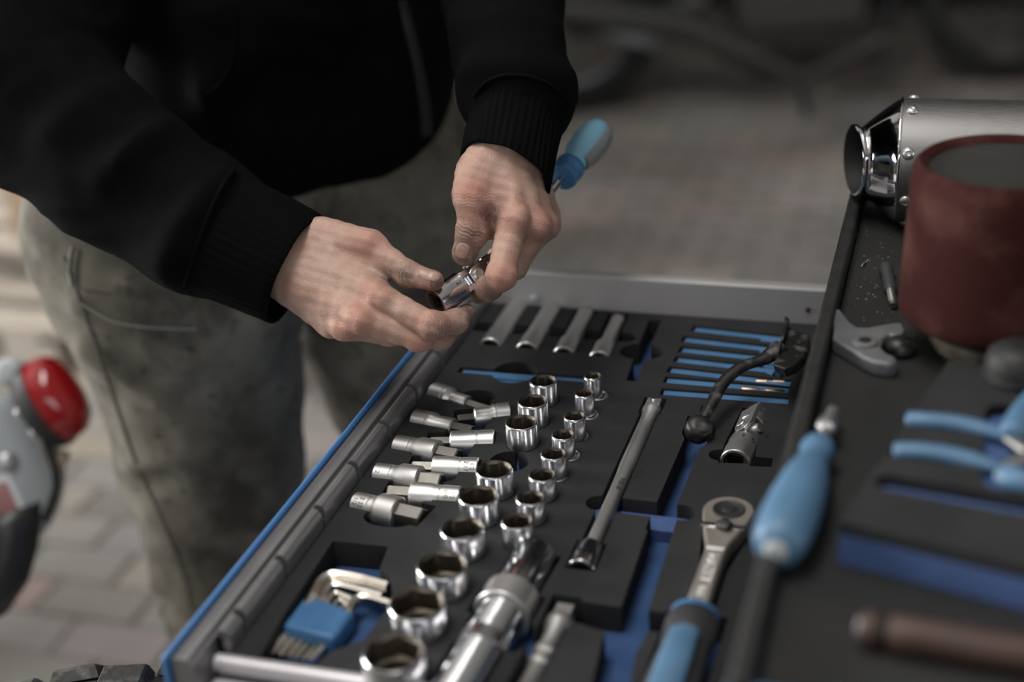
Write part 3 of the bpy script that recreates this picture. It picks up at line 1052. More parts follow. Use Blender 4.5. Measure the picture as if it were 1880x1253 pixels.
obj('grip_collar', MB().tube(ring, [.0135, .0172, .0168], 28, flat=.84), M_blueh, o, smooth=60, label='blue collar of the grip')

# ---- slim punches in the blue slots
for k, (pa_, pb_) in enumerate((((1388, 702), (1442, 704)), ((1362, 716), (1440, 722)))):
    A_, B_ = onz(*pa_, .866), onz(*pb_, .866)
    d = (B_ - A_).normalized()
    o = thing('punch', ('slim bronze-tipped punch in the third blue slot from the near end' if k == 0 else 'slim bronze-tipped punch with a stepped shank in the second blue slot'), 'punch', (A_.x, A_.y, ZB), None)
    L = (B_ - A_).length
    obj('shank', MB().lathe([(.0028, 0), (.0030, .001), (.0030, L * .38), (.0022, L * .42), (.0022, L * .6)], A_, d, 14), M_bronze, o)
    obj('tip', MB().lathe([(.0030, L * .58), (.0030, L * .96), (.0022, L)], A_, d, 14), M_bronze, o)
# ================================================================ things on the trolley's top
# ---- exhaust silencer
ex = V((-.046, 1.238, ZM + .0545))
o = thing('exhaust_silencer', 'brushed steel motorcycle silencer with polished cone end and rivets', 'silencer', (ex.x, ex.y, ZM))
ax = V((1, .035, -.01)).normalized()
RB = .0545
obj('sleeve', MB().lathe([(RB - .002, 0), (RB, .0005), (RB, .40), (RB - .002, .4005)], ex, ax, 64), M_steel, o, smooth=40)
cone = [(RB - .0012, -.001), (RB - .0025, -.004), (.0450, -.013), (.0370, -.022), (.0315, -.028), (.0292, -.0305), (.0290, -.0325), (.0305, -.0345), (.0318, -.0365), (.0315, -.0385), (.0300, -.0392)]
ax2 = (ax + V((0, .34, -.02))).normalized()
# the cone bends slightly down towards its mouth
rs = []
u0 = V((0, 0, 1))
for r, h in cone:
    t = min(1, -h / .04)
    a = (ax * (1 - t) + ax2 * t).normalized()
    u = (u0 - a * u0.dot(a)).normalized()
    w = a.cross(u)
    cpt = ex + ax * h + V((0, 0, -.0010 * t)) 
    rs.append([cpt + (u * math.cos(2 * PI * i / 64) + w * math.sin(2 * PI * i / 64)) * r for i in range(64)])
obj('end_cone', MB().rings(rs, False, False), M_mirror, o, smooth=50, label='mirror polished end cone')
inner = [[p for p in rs[-1]], [p + ax * .012 + (rs_c - p) * .16 for p, rs_c in zip(rs[-1], [sum(rs[-1], V()) / 64] * 64)], [p + ax * .045 + (sum(rs[-1], V()) / 64 - p) * .2 for p in rs[-1]]]
obj('outlet_bore', MB().rings(inner, False, True), M_gap, o, smooth=40)
for k in range(8):
    t = 2 * PI * k / 8 + .43
    n_ = V((0, math.sin(t), math.cos(t)))
    p = ex + ax * .0095 + n_ * RB
    rv = obj('rivet', MB().lathe([(.0054, -.0005), (.0054, .0006), (.0045, .0021), (.0024, .0029), (.0021, .0021), (.001, .0018)], p, n_, 20), M_satin, o, smooth=50)
obj('seam_band', MB().lathe([(RB + .0003, -.0012), (RB + .0005, -.0006), (RB + .0005, .0006), (RB + .0003, .0010)], ex, ax, 64, False, False), M_mirror, o)

# ---- red conical air filter
fx, fy = .036, .985
o = thing('air_filter', 'dusty red conical foam air filter standing on the black mat', 'air filter', (fx, fy, ZM))
M_red = mat('dusty_red_foam', (0.034, 0.007, 0.006), 0.9, 0, col2=(0.080, 0.031, 0.025), vscale=16, bump=0.4, bscale=350, detail=6, ramp=(0.5, 0.68), spec=0.2)
M_cap = mat('dusty_filter_cap', (0.013, 0.0125, 0.0105), 0.9, 0, col2=(0.019, 0.018, 0.0155), vscale=40, bump=0.3)
prof = [(.052, ZM + .026), (.0645, ZM + .028), (.0672, ZM + .032), (.0672, ZM + .040), (.0640, ZM + .130), (.0625, ZM + .139), (.0585, ZM + .1425), (.0545, ZM + .1405), (.0525, ZM + .137)]
obj('foam_body', MB().lathe([(r, z - ZM) for r, z in prof], (fx, fy, ZM), (0, 0, 1), 64, True, False), M_red, o, smooth=60)
obj('end_cap', MB().lathe([(.0525, .1365), (.0505, .1380), (.010, .1385), (.001, .1382)], (fx, fy, ZM), (0, 0, 1), 48, False, True), M_cap, o, smooth=60, label='dusty dark end cap')
obj('rubber_neck', MB().lathe([(.052, .027), (.050, .020), (.044, .017), (.043, 0), (.040, 0)], (fx, fy, ZM), (0, 0, 1), 48), M_black, o, smooth=50)
cl = MB()
for zz in (.004, .0135):
    cl.lathe([(.0432, zz), (.0445, zz + .0003), (.0445, zz + .0015), (.0432, zz + .0018)], (fx, fy, ZM), (0, 0, 1), 48, False, False)
cl.lathe([(.0434, .004), (.0440, .0045), (.0440, .0145), (.0434, .015)], (fx, fy, ZM), (0, 0, 1), 48, False, False)
obj('hose_clamp', cl, mat('grimy_clamp', (0.16, 0.145, 0.11), 0.5, 0.6, col2=(0.05, 0.045, 0.035), vscale=90), o, smooth=40, label='grimy pale hose clamp')

# ---- stud bolt, cast lever, on the mat
A_, B_ = onz(1626, 492, ZM + .006), onz(1640, 562, ZM + .004)
o = thing('shoulder_bolt', 'dark shouldered bolt lying beside the red air filter', 'bolt', (A_.x, A_.y, ZM))
d = (B_ - A_).normalized()
L = (B_ - A_).length
a = V((A_.x, A_.y, ZM + .0062))
obj('shoulder', MB().lathe([(.0045, 0), (.0060, .001), (.0060, L * .12), (.0050, L * .15), (.0050, L * .58), (.0036, L * .62)], a, d, 20), M_darkp, o)
th = [(.0034, L * .6)]
for i in range(9):
    th += [(.0036, L * (.63 + .037 * i)), (.0030, L * (.648 + .037 * i))]
obj('thread', MB().lathe(th + [(.0024, L)], a, d, 18), M_bit, o)

pts = [(1527, 580), (1533, 568), (1541, 566), (1551, 578), (1562, 592), (1574, 600), (1592, 601), (1612, 597), (1640, 592), (1656, 592), (1664, 606), (1652, 618), (1633, 613), (1621, 622), (1617, 637), (1628, 648), (1644, 655), (1647, 663), (1634, 668), (1606, 664), (1585, 655), (1566, 643), (1545, 632), (1529, 621), (1531, 600)]
zl = ZM + .012
o = thing('cast_lever', 'worn cast aluminium lever with a pierced lug on the black mat', 'lever', (onz(1580, 620, ZM).x, onz(1580, 620, ZM).y, ZM))
obj('casting', MB().prism([onz(px, py, zl) for px, py in pts], (0, 0, -.0118)), M_cast, o, bevel=.003, seg=3)
p = onz(1588, 630, zl)
obj('lug', MB().lathe([(.0045, .0), (.0085, 0), (.0095, .0004), (.0090, .0022), (.0080, .0026), (.0048, .0026)], (p.x, p.y, zl - .0002), (0, 0, 1), 28), M_cast, o)
obj('lug_hole', MB().lathe([(.0046, .0027), (.0046, -.004)], (p.x, p.y, zl), (0, 0, 1), 24, True, True), M_gap, o)
q = onz(1652, 622, zl)
obj('grease_blob', MB().lathe([(.010, -.011), (.012, -.006), (.009, -.001), (.004, .001)], (q.x, q.y, zl), (0, 0, 1), 14), M_lacq, o, smooth=70)

# ---- black bent lever lying over the open drawer
lv = thing('bent_lever', 'worn black bent lever lying across the blue slots of the drawer', 'lever', onz(1285, 790, ZF))
bo = onz(1283, 786, .880)
obj('boss', MB().lathe([(.0075, -.011), (.0105, -.009), (.0114, -.003), (.0108, .003), (.0085, .0062), (.004, .0070)], bo, (.25, -.5, .85), 28), M_lacq, lv, smooth=60)
arm = spline([onz(1286, 778, .882), onz(1305, 745, .889), onz(1328, 703, .897), onz(1362, 674, .903), onz(1402, 660, .905), onz(1432, 640, .908)], 7)
rad = [.0048 + .0010 * math.sin(PI * i / (len(arm) - 1)) + .0050 * max(0, i / (len(arm) - 1) - .75) * 4 for i in range(len(arm))]
obj('arm', MB().tube(arm, rad, 16, flat=.72), M_lacq, lv, smooth=70)
plate = [(1418, 668), (1428, 650), (1436, 630), (1438, 606), (1441, 592), (1448, 596), (1456, 606), (1470, 609), (1484, 612), (1487, 634), (1476, 656), (1458, 672), (1440, 678)]
pz_ = .909
obj('foot_plate', MB().prism([onz(px, py, pz_) for px, py in plate], (0.002, 0.002, -.009)), M_lacq, lv, bevel=.002, seg=3)
obj('flange', MB().prism([onz(1438, 606, pz_), onz(1441, 590, pz_ + .003), onz(1449, 596, pz_ + .003), onz(1443, 622, pz_), onz(1430, 655, pz_)], (0, 0, .006)), M_lacq, lv, bevel=.001, label='worn bare metal edge flange') if True else None

# ---- foam tray with pliers on the trolley's top
zt1 = ZM + .028
tl, tf, tn = onz(1541, 958, zt1), onz(1668, 645, zt1), onz(1880, 1040, zt1)
ux = (tn - tl).normalized()
uy = (tf - tl)
LY = uy.length
uy.normalize()
uy = (uy - ux * uy.dot(ux)).normalized()
Rt = Matrix((ux, uy, V((0, 0, 1)))).transposed().to_4x4()
o = thing('tool_tray', 'loose foam tool tray, black over blue, on the trolley top', 'foam tray', (tl.x, tl.y, ZM))
Mt = Matrix.Translation((tl.x, tl.y, ZM)) @ Rt
WX, WY = .30, LY * .98


def T(px, py, z=None):
    p = onz(px, py, z or zt1) - V((tl.x, tl.y, 0))
    return (p.x * ux.x + p.y * ux.y, p.x * uy.x + p.y * uy.y)


vs2, fc2 = [], []
addpoly([(0, 0), (WX, 0), (WX, WY), (0, WY)])
tsl = [slot(T(1664, 773), T(1850, 792), .0068, round_=True), slot(T(1640, 829), T(1840, 852), .0068, round_=True), slot(T(1632, 886), T(1900, 934), .0085, round_=True),
       slot(T(1845, 760), T(1840, 880), .012, round_=True), slot(T(1850, 780), T(1960, 830), .016)]
for h in tsl:
    addpoly(h)
ov, oe, of, _, _, off = delaunay_2d_cdt(vs2, [], fc2, 1, 1e-6)
keep = [f for f, src in zip(of, off) if list(src) == [0]]
ee = {(f[i], f[(i + 1) % len(f)]) for f in keep for i in range(len(f))}
mb = MB()
n0 = len(ov)
mb.v = [Mt @ V((p.x, p.y, .028)) for p in ov] + [Mt @ V((p.x, p.y, .020)) for p in ov]
for f in keep:
    mb.f.append(tuple(f))
for a, c in ee:
    if (c, a) not in ee:
        mb.f.append((a, a + n0, c + n0, c))
obj('foam_layer', mb, M_foam, o, smooth=0, recalc=False)
obj('base_layer', MB().box((0, 0, .0003), (WX, WY, .020), Mt), M_trayblue, o, smooth=0, label='blue base layer of the tray')

pl = thing('pliers', 'pliers with light blue handles lying in the loose foam tray', 'pliers', onz(1740, 800, ZM + .012))


def tp(px, py, z):
    return onz(px, py, ZM + z)


h1 = spline([tp(1664, 770, .0265), tp(1700, 772, .028), tp(1760, 778, .028), tp(1822, 793, .0265), tp(1850, 803, .026)], 5)
obj('handle', MB().tube(h1, [.0035] + [.0062] * (len(h1) - 7) + [.0058, .0055, .005, .0045, .004, .0035], 14, flat=.8), M_bluelight, pl, smooth=60)
h2 = spline([tp(1640, 829, .0265), tp(1680, 828, .028), tp(1740, 835, .028), tp(1800, 850, .0265), tp(1835, 862, .026)], 5)
obj('handle', MB().tube(h2, [.0035] + [.0062] * (len(h2) - 7) + [.0058, .0055, .005, .0045, .004, .0035], 14, flat=.8), M_bluelight, pl, smooth=60)
for (a_, b_) in (((1845, 801), (1908, 838)), ((1830, 860), (1905, 838))):
    obj('shank', MB().tube([tp(*a_, .026), tp((a_[0] + b_[0]) / 2, (a_[1] + b_[1]) / 2, .027), tp(*b_, .027)], [.0035, .0055, .008], 12, flat=.7), M_steel, pl, smooth=60)
pv = tp(1908, 838, .0)
obj('pivot', MB().lathe([(.010, .018), (.0105, .019), (.0105, .033), (.009, .0345)], pv, (0, 0, 1), 24), M_steel, pl)
obj('jaw', MB().tube([tp(1900, 830, .026), tp(1960, 845, .026), tp(2010, 858, .026)], [.008, .0075, .003], 12, flat=.8), M_steel, pl, smooth=60)
c2_ = thing('cutter', 'second blue handled tool at the right edge of the loose foam tray', 'pliers', onz(1862, 780, ZM + .012))
obj('handle', MB().tube(spline([tp(1858, 800, .030), tp(1872, 770, .032), tp(1900, 735, .031), tp(1930, 715, .030)], 5), [.006] + [.0085] * 14 + [.006], 14, flat=.8), M_bluelight, c2_, smooth=60)
obj('handle', MB().tube(spline([tp(1842, 872, .031), tp(1868, 880, .033), tp(1905, 890, .032), tp(1950, 900, .031)], 5), [.005] + [.0085] * 14 + [.006], 14, flat=.8), M_bluelight, c2_, smooth=60)

# ---- screwdriver lying on the mat
A_, B_ = at(1416, 1012, .766), at(1532, 752, .915)
A_.z = B_.z = ZM + .0185
A_ = onz(1424, 1012, ZM + .0185)
B_ = onz(1531, 752, ZM + .0130)
o = thing('nut_driver', 'blue handled screwdriver lying by the edge of the trolley top', 'screwdriver', (A_.x, A_.y, ZM))
d = (B_ - A_).normalized()
L = (B_ - A_).length
sc_ = L / .17
hp = [(.006, 0), (.0095, .0006), (.0135, .004), (.0160, .012), (.0172, .030), (.0165, .055), (.0140, .080), (.0105, .095), (.0085, .101), (.0088, .105), (.0102, .109), (.0108, .114), (.0100, .119), (.0075, .123), (.0040, .125)]
flute = lambda r: (lambda t, r=r: r * (1 - .055 * (0.5 + 0.5 * math.cos(6 * t))))
obj('handle', MB().lathe([((flute(r) if .01 < h < .095 else r), h * sc_) for r, h in hp], A_, d, 48), M_bluelight, o, smooth=60)
obj('end_plug', MB().lathe([(.0060, -.0002), (.0070, -.0006), (.0062, -.0016), (.003, -.0022)], A_ , d, 24, True, True), M_palegrey, o, smooth=60, label='pale grey end plug')
obj('shaft', MB().lathe([(.0040, .120 * sc_), (.0038, .140 * sc_), (.0062, .1415 * sc_), (.0068, .146 * sc_), (.0062, .1505 * sc_), (.0040, .152 * sc_), (.0040, .168 * sc_), (.0030, .170 * sc_)], A_, d, 28), M_satin, o, smooth=40)

# ---- reddish brown wooden handle in the near corner
A_, B_ = onz(1576, 1152, ZM + .0098), onz(1905, 1206, ZM + .0098)
o = thing('wooden_rod', 'reddish brown round wooden handle with a groove near its end', 'rod', (A_.x, A_.y, ZM))
d = (B_ - A_).normalized()
obj('shaft', MB().lathe([(.0080, .0150), (.0092, .0165), (.0097, .03), (.0094, .10), (.0092, .20)], A_, d, 36), M_brownh, o, smooth=50)
obj('end_knob', MB().lathe([(.0036, 0), (.0072, .0006), (.0090, .0028), (.0093, .0095), (.0082, .0110)], A_, d, 36), M_brownh, o, smooth=60)
obj('groove', MB().lathe([(.0062, .0105), (.0062, .0160)], A_, d, 36), M_gap, o)
obj('end_cap', MB().lathe([(.0044, -.0006), (.0048, -.0002), (.0048, .0004)], A_, d, 24), M_palegrey, o, label='pale end face')

# ---- dark plastic cap by the filter, at the picture's right edge
p = V((.050, .883, zt1 + .0002))
o = thing('plastic_cap', 'dark grey plastic cap lying on the loose foam tray beside the air filter', 'cap', tuple(p))
obj('shell', MB().lathe([(.020, .0003), (.0215, .001), (.0215, .010), (.0195, .018), (.014, .0225), (.006, .024), (.001, .0242)], p, (0, 0, 1), 40), M_black, o, smooth=60)
obj('rim', MB().lathe([(.0214, .0005), (.0228, .0010), (.0228, .0038), (.0214, .0044)], p, (0, 0, 1), 40, False, False), M_black, o, smooth=40)

# ---- swarf crumbs on the mat
b = MB()
rr = random.Random(3)
for k in range(46):
    px, py = rr.uniform(1570, 1640), rr.uniform(420, 590)
    p = onz(px, py, ZM)
    s = rr.uniform(.0003, .0009)
    b.box((p.x - s, p.y - s, ZM), (p.x + s, p.y + s * .6, ZM + s))
b.tube(spline([onz(1581, 490, ZM + .0012), onz(1585, 484, ZM + .003), onz(1589, 482, ZM + .0012), onz(1594, 477, ZM + .002)], 4), .0006, 5)
tag(obj('swarf', b, M_satin, org=onz(1590, 490, ZM)), 'bright metal swarf crumbs scattered on the black mat', 'swarf', kind='stuff')

# ================================================================ behind: pallets
def pallet(z0, front, right, label, dark=False):
    """front: y of its front edge, right: x of its right end"""
    o = thing('pallet', label, 'pallet', (right - .6, front + .4, z0), None)
    xs0 = right - 1.2
    for k in range(5):
        y = front + k * (.8 - .1) / 4
        obj('deck_board', MB().box((xs0, y, z0 + .122), (right, y + .1, z0 + .144)), M_wood, o, bevel=.002)
    for x in (xs0, xs0 + .55, right - .1):
        obj('stringer_board', MB().box((x, front, z0 + .1), (x + .1, front + .8, z0 + .122)), M_wood, o, bevel=.002)
    for y in (front, front + .35, front + .7):
        obj('bottom_board', MB().box((xs0, y, z0), (right, y + .1, z0 + .022)), M_wood, o, bevel=.002)
        for x in (xs0, xs0 + .55, right - .1):
            obj('block', MB().box((x, y, z0 + .022), (x + .1 + (.04 if x > xs0 + .1 and x < right - .2 else 0), y + .1, z0 + .1)), M_wood, o, bevel=.002)
    return o


pf = onz(100, 606, .144)
pallet(0.0, pf.y, pf.x + .50, 'lower of two pale wooden pallets stacked behind the mechanic')
pallet(0.1445, pf.y + .135, pf.x + .585, 'upper of two pale wooden pallets stacked behind the mechanic')
c_ = onz(20, 452, .289)
b = MB()
o = thing('wooden_crate', 'tan wooden crate standing on the stacked pallets behind the mechanic', 'crate', (c_.x + .2, c_.y + .25, .2895))
for k in range(3):
    obj('crate_board', MB().box((c_.x - .02, c_.y + .04, .2895 + k * .105), (c_.x + .5, c_.y + .062, .2895 + k * .105 + .098)), M_wood2, o, bevel=.002)
for x in (c_.x - .02, c_.x + .46):
    obj('corner_post', MB().box((x, c_.y + .063, .2895), (x + .04, c_.y + .103, .61)), M_wood2, o, bevel=.002)
obj('back_panel', MB().box((c_.x - .02, c_.y + .52, .2895), (c_.x + .5, c_.y + .54, .6)), M_wood2, o)
obj('side_panel', MB().box((c_.x + .48, c_.y + .104, .2895), (c_.x + .5, c_.y + .52, .6)), M_wood2, o)
obj('side_panel', MB().box((c_.x - .02, c_.y + .104, .2895), (c_.x, c_.y + .52, .6)), M_wood2, o)


# ================================================================ motorcycle wheels (shared builder)
def wheel(o, C, axis, R, w, knob, m_t, m_k, spokes=24, rim_m=None, ang0=0):
    axis = V(axis).normalized()
    rt = w * .52
    prof = []
    for i in range(13):
        t = -PI * .62 + 2 * PI * .62 * i / 12
        prof.append((R - rt + rt * math.cos(t) - (.0), rt * math.sin(t) * 1.0))
    obj('tyre', MB().lathe(prof + [(R - rt * 1.5, .3 * rt), (R - rt * 1.5, -.3 * rt), prof[0]], C, axis, 72, False, False), m_t, o, smooth=50)
    rr_ = R - rt * 1.45
    obj('rim', MB().lathe([(rr_, -.4 * rt), (rr_ + .006, -.42 * rt), (rr_ - .008, -.2 * rt), (rr_ - .012, 0), (rr_ - .008, .2 * rt), (rr_ + .006, .42 * rt), (rr_, .4 * rt)], C, axis, 60, False, False), rim_m or M_satin, o)
    obj('hub', MB().lathe([(.02, -.06), (.03, -.058), (.03, -.045), (.018, -.04), (.018, .04), (.03, .045), (.03, .058), (.02, .06)], C, axis, 28), M_engine, o)
    u = V((0, 0, 1))
    u = (u - axis * u.dot(axis)).normalized()
    v_ = axis.cross(u)
    me = None
    for k in range(spokes):
        t = 2 * PI * k / spokes
        sgn = 1 if k % 2 else -1
        a = C + (u * math.cos(t + sgn * .35) + v_ * math.sin(t + sgn * .35)) * .029 + axis * .05 * sgn
        e = C + (u * math.cos(t) + v_ * math.sin(t)) * (rr_ - .008)
        obj('spoke', MB().tube([a, e], .0018, 5), rim_m or M_satin, o)
    if knob:
        kl, kw, kh, rows_, nper = knob
        for k in range(nper):
            for q, (s_, dt) in enumerate(rows_):
                t = 2 * PI * (k + dt) / nper + ang0
                tilt = s_ * 1.15
                nr = (u * math.cos(t) + v_ * math.sin(t)) * math.cos(tilt) + axis * math.sin(tilt)
                tg = (-u * math.sin(t) + v_ * math.cos(t))
                bt = nr.cross(tg)
                ctr = C + (u * math.cos(t) + v_ * math.sin(t)) * (R - rt) + nr * (rt - .002)
                vs = []
                for h, f in ((0, 1.22), (kh * .8, 1.03), (kh, .92)):
                    for a_, b_ in ((-1, -1), (1, -1), (1, 1), (-1, 1)):
                        vs.append(ctr + nr * h + tg * a_ * kl * .5 * f + bt * b_ * kw * .5 * f)
                fs = [(8, 9, 10, 11)]
                for z in (0, 4):
                    fs += [(z + i, z + (i + 1) % 4, z + 4 + (i + 1) % 4, z + 4 + i) for i in range(4)]
                obj('knob', MB().add(vs, fs), m_k, o, smooth=0)


# ---- off-road wheel leaning by the trolley, its knobs just reaching into the picture
wt = at(215, 1279, 1.20)
o = thing('offroad_wheel', 'knobbly off-road motorcycle wheel standing by the drawer front', 'wheel', (wt.x, wt.y, 0))
WR = (wt.z - .014) / 2
wax = V((.30, -1, .05))
wheel(o, V((wt.x, wt.y + .0, WR + .013)), wax, WR, .085, (.038, .030, .013, ((-.62, 0), (0, .5), (.62, 0)), 22), M_tyre, M_tyre, 18, None, .14)

# ---- parked motorcycle whose tail comes in from the left
tb = at(96, 742, 1.75)
o = thing('parked_motorcycle', 'grey motorcycle tail with red rear light at the left edge', 'motorcycle', (tb.x - .25, tb.y - .05, 0))
view = (V((0, 0, CAM_Z)) - tb).normalized()
rx_ = CAM_M @ V((1, 0, 0))
uy_ = CAM_M @ V((0, 1, 0))


def TP(px, py, dd=0.0):
    return at(px, py, 1.75 + dd)


# round grey tail plate, a shallow dished disc
dc = TP(-42, 880)
pn = (view * .92 + rx_ * .30).normalized()
obj('tail_plate', MB().lathe([(.105, -.02), (.108, 0), (.104, .006), (.085, .011), (.04, .014), (.002, .015)], dc, pn, 64), M_palegrey, o, smooth=60, label='round pale grey tail plate')
# sticker follows the plate
st = [(-40, 892), (14, 868), (60, 962), (-30, 1008)]


def on_plate(px, py, h):
    r_ = ray(px, py)
    p0 = dc + pn * h
    t = (p0 - V((0, 0, CAM_Z))).dot(pn) / r_.dot(pn)
    return V((0, 0, CAM_Z)) + r_ * t


obj('sticker', MB().prism([on_plate(px, py, .0135) for px, py in st], pn * .0012), M_white, o, smooth=0, label='white sticker with a faded red panel')
st2 = [(-30, 897), (12, 884), (45, 957), (-2, 978)]
obj('sticker_print', MB().prism([on_plate(px, py, .0148) for px, py in st2], pn * .0004), M_pink, o, smooth=0, label='faded red printed panel')
p = on_plate(14, 848, .012)
obj('bolt', MB().lathe([(.0125, 0), (.0125, .004), (.009, .0075), (.004, .0085)], p, pn, 20), M_satin, o, smooth=50)
# black mudguard below
mg = MB()
path = [TP(-75, 985, -.03), TP(10, 985, -.015), TP(48, 985, .0), TP(62, 965, .02)]
rows_ = []
for k, (dx, dy, sc__) in enumerate(((0, -30, 1), (0, 10, 1), (-6, 60, .98), (-22, 115, .95), (-62, 175, .9))):
    rows_.append([TP(-160 + (235 + dx) * f, 985 + dy + 16 * math.sin(f * 3) - 35 * f, .07 - .10 * math.sin(f * PI * .75)) for f in np.linspace(0, 1, 12)])
for j in range(len(rows_) - 1):
    for i in range(11):
        pass
mg.rings(rows_, False, False, closed=False)
mgo = obj('mudguard', mg, M_paint, o, smooth=80)
sm_ = mgo.modifiers.new('solid', 'SOLIDIFY')
sm_.thickness = .004
# tail light: dark housing and red domed lens, aimed right and up
lc = TP(84, 742)
la = (rx_ * .80 + uy_ * .50 + view * .18).normalized()
up_ = (rx_ * .55 - uy_ * .84)
M_lens = mat('red_lens', (0.26, 0.005, 0.008), 0.10, 0, coat=0.6)


def oval(k1, k2):
    return lambda t: 1.0 / math.sqrt((math.cos(t) / k1) ** 2 + (math.sin(t) / k2) ** 2)


obj('lamp_housing', MB().lathe([(oval(.036, .028), -.022), (oval(.050, .036), -.018), (oval(.058, .042), -.006), (oval(.058, .042), .006)], lc, la, 40, up=up_), M_black, o, smooth=50)
obj('lens', MB().lathe([(oval(.0565, .0405), .004), (oval(.0560, .040), .012), (oval(.053, .038), .028), (oval(.044, .031), .038), (oval(.026, .018), .0425), (oval(.001, .001), .0435)], lc, la, 40, up=up_), M_lens, o, smooth=70, label='red domed lens')
bp_ = TP(20, 690, -.01)
obj('lamp_bracket', MB().tube([TP(14, 676, -.01), TP(24, 706, 0), TP(50, 745, .01), TP(72, 792, .01), TP(84, 840, .02)], [.010, .007, .006, .006, .005], 14, flat=.6), M_satin, o, smooth=60)
obj('bracket_end', MB().lathe([(.016, -.003), (.018, 0), (.016, .004), (.006, .005)], TP(16, 682, -.015), (view + rx_ * -.2).normalized(), 24), M_palegrey, o, smooth=60)
for px, py in ((40, 758), (68, 796)):
    obj('bolt', MB().lathe([(.0085, 0), (.0085, .005), (.006, .0075)], TP(px, py, -.015), view, 16), M_satin, o, smooth=50)
obj('cable', MB().tube(spline([TP(72, 775, .0), TP(86, 815, -.005), TP(98, 850, -.005), TP(104, 885, 0), TP(97, 920, .005), TP(82, 955, .02)], 6), .0052, 10), M_black, o, smooth=60)
obj('marker_lens', MB().lathe([(.012, 0), (.013, .004), (.009, .012), (.002, .015)], TP(108, 838, .015), (rx_ * .7 - uy_ * .7).normalized(), 20), mat('clear_amber_lens', (0.55, 0.42, 0.30), 0.2), o, smooth=60)
# the rest of the machine, outside the frame to the left
wc = V((tb.x - .62, tb.y + .05, .315))
wheel(o, wc, (.35, .94, 0), .312, .12, None, M_tyre2, M_tyre2, 12)
fwd = V((-.94, .35, 0))
obj('seat', MB().tube([V((tb.x - .40, tb.y, .86)), V((tb.x - .40, tb.y, .86)) + fwd * .25, V((tb.x - .40, tb.y, .83)) + fwd * .65], [.06, .11, .10], 18, flat=.45), M_black, o, smooth=70)
obj('frame', MB().tube([TP(-60, 800, .06), V((tb.x - .45, tb.y + .03, .78)), V((tb.x - .45, tb.y + .03, .78)) + fwd * .6, V((tb.x - .45, tb.y, .55)) + fwd * .95], .02, 12), M_paint, o, smooth=70)
obj('swingarm', MB().tube([wc + V((0, .09, 0)), wc + V((0, .09, .06)) + fwd * .55], .025, 12), M_engine, o, smooth=70)
obj('shock', MB().tube([wc + V((0, .10, .02)) + fwd * .08, V((tb.x - .45, tb.y + .06, .76)) + fwd * .1], .028, 14), M_satin, o, smooth=70)
wc2 = wc + fwd * 1.35
wheel(o, wc2, (.35, .94, 0), .312, .10, None, M_tyre2, M_tyre2, 12)
obj('fork', MB().tube([wc2 + V((0, .08, 0)), wc2 - fwd * .3 + V((0, .08, .72))], .02, 12), M_satin, o, smooth=70)
obj('engine', MB().box((-.2, -.14, .22), (.2, .14, .55), Matrix.Translation(((wc + wc2) / 2).to_2d().to_3d()) @ Matrix.Rotation(math.atan2(fwd.y, fwd.x), 4, 'Z')), M_engine, o, bevel=.03, seg=3)
obj('tank', MB().tube([(wc + wc2) / 2 + V((0, 0, .52)) - fwd * .22, (wc + wc2) / 2 + V((0, 0, .55)), (wc + wc2) / 2 + V((0, 0, .53)) + fwd * .25], [.09, .15, .11], 20), M_paint, o, smooth=70)

# ---- dark motorcycle standing across the back of the hall
mb0 = V((-1.16, 4.95, 0))
o = thing('background_motorcycle', 'dark blurred motorcycle standing across the back of the hall', 'motorcycle', (-.45, 5.2, 0))
wR = V((-1.30, 4.75, .31))
wF = V((.16, 5.25, .33))
fw = (wF - wR).normalized()
fw.z = 0
fw.normalize()
axm = V((-fw.y, fw.x, 0))
wheel(o, wR, axm, .31, .13, None, M_tyre2, M_tyre2, 14, M_palegrey)
wheel(o, wF, axm, .33, .10, None, M_tyre2, M_tyre2, 14, M_engine)
md = (wR + wF) / 2
obj('engine', MB().box((-.22, -.15, -.13), (.24, .15, .20), Matrix.Translation((md.x, md.y, .38)) @ Matrix.Rotation(math.atan2(fw.y, fw.x), 4, 'Z')), M_engine, o, bevel=.04, seg=3)
obj('swingarm', MB().tube([wR - axm * .10, wR - axm * .10 + fw * .45 + V((0, 0, .07))], [.03, .04], 14), M_engine, o, smooth=60)
obj('exhaust', MB().tube([wR - axm * .16 - fw * .10 + V((0, 0, .10)), wR - axm * .16 + fw * .35 + V((0, 0, .02)), md - axm * .14 + V((0, 0, -.22)), md - axm * .12 + fw * .3 + V((0, 0, -.1))], [.055, .055, .03, .025], 20), M_engine, o, smooth=60, )
obj('side_cover', MB().tube([at(1075, 20, 4.85), at(1120, 34, 4.85), at(1165, 52, 4.87), at(1205, 78, 4.9)], [.05, .085, .085, .04], 20, flat=.7), M_palegrey, o, smooth=70, label='pale grey side cover')
obj('frame', MB().tube([wR + V((0, 0, .40)) + fw * .1, md + V((0, 0, .38)), wF - fw * .28 + V((0, 0, .62)), md + fw * .3 + V((0, 0, -.2)), md - fw * .25 + V((0, 0, -.15))], .025, 12), M_paint, o, smooth=60)
obj('tank', MB().tube([md + V((0, 0, .44)) - fw * .2, md + V((0, 0, .50)), md + V((0, 0, .50)) + fw * .28], [.09, .16, .11], 20), M_paint, o, smooth=70)
obj('seat', MB().tube([wR + V((0, 0, .58)) - fw * .15, wR + V((0, 0, .52)) + fw * .3, md + V((0, 0, .45)) - fw * .15], [.06, .11, .10], 18, flat=.5), M_black, o, smooth=70)
for s_ in (-1, 1):
    obj('fork', MB().tube([wF + axm * .09 * s_, wF + axm * .09 * s_ - fw * .32 + V((0, 0, .75))], [.028, .02], 14), M_engine, o, smooth=60)
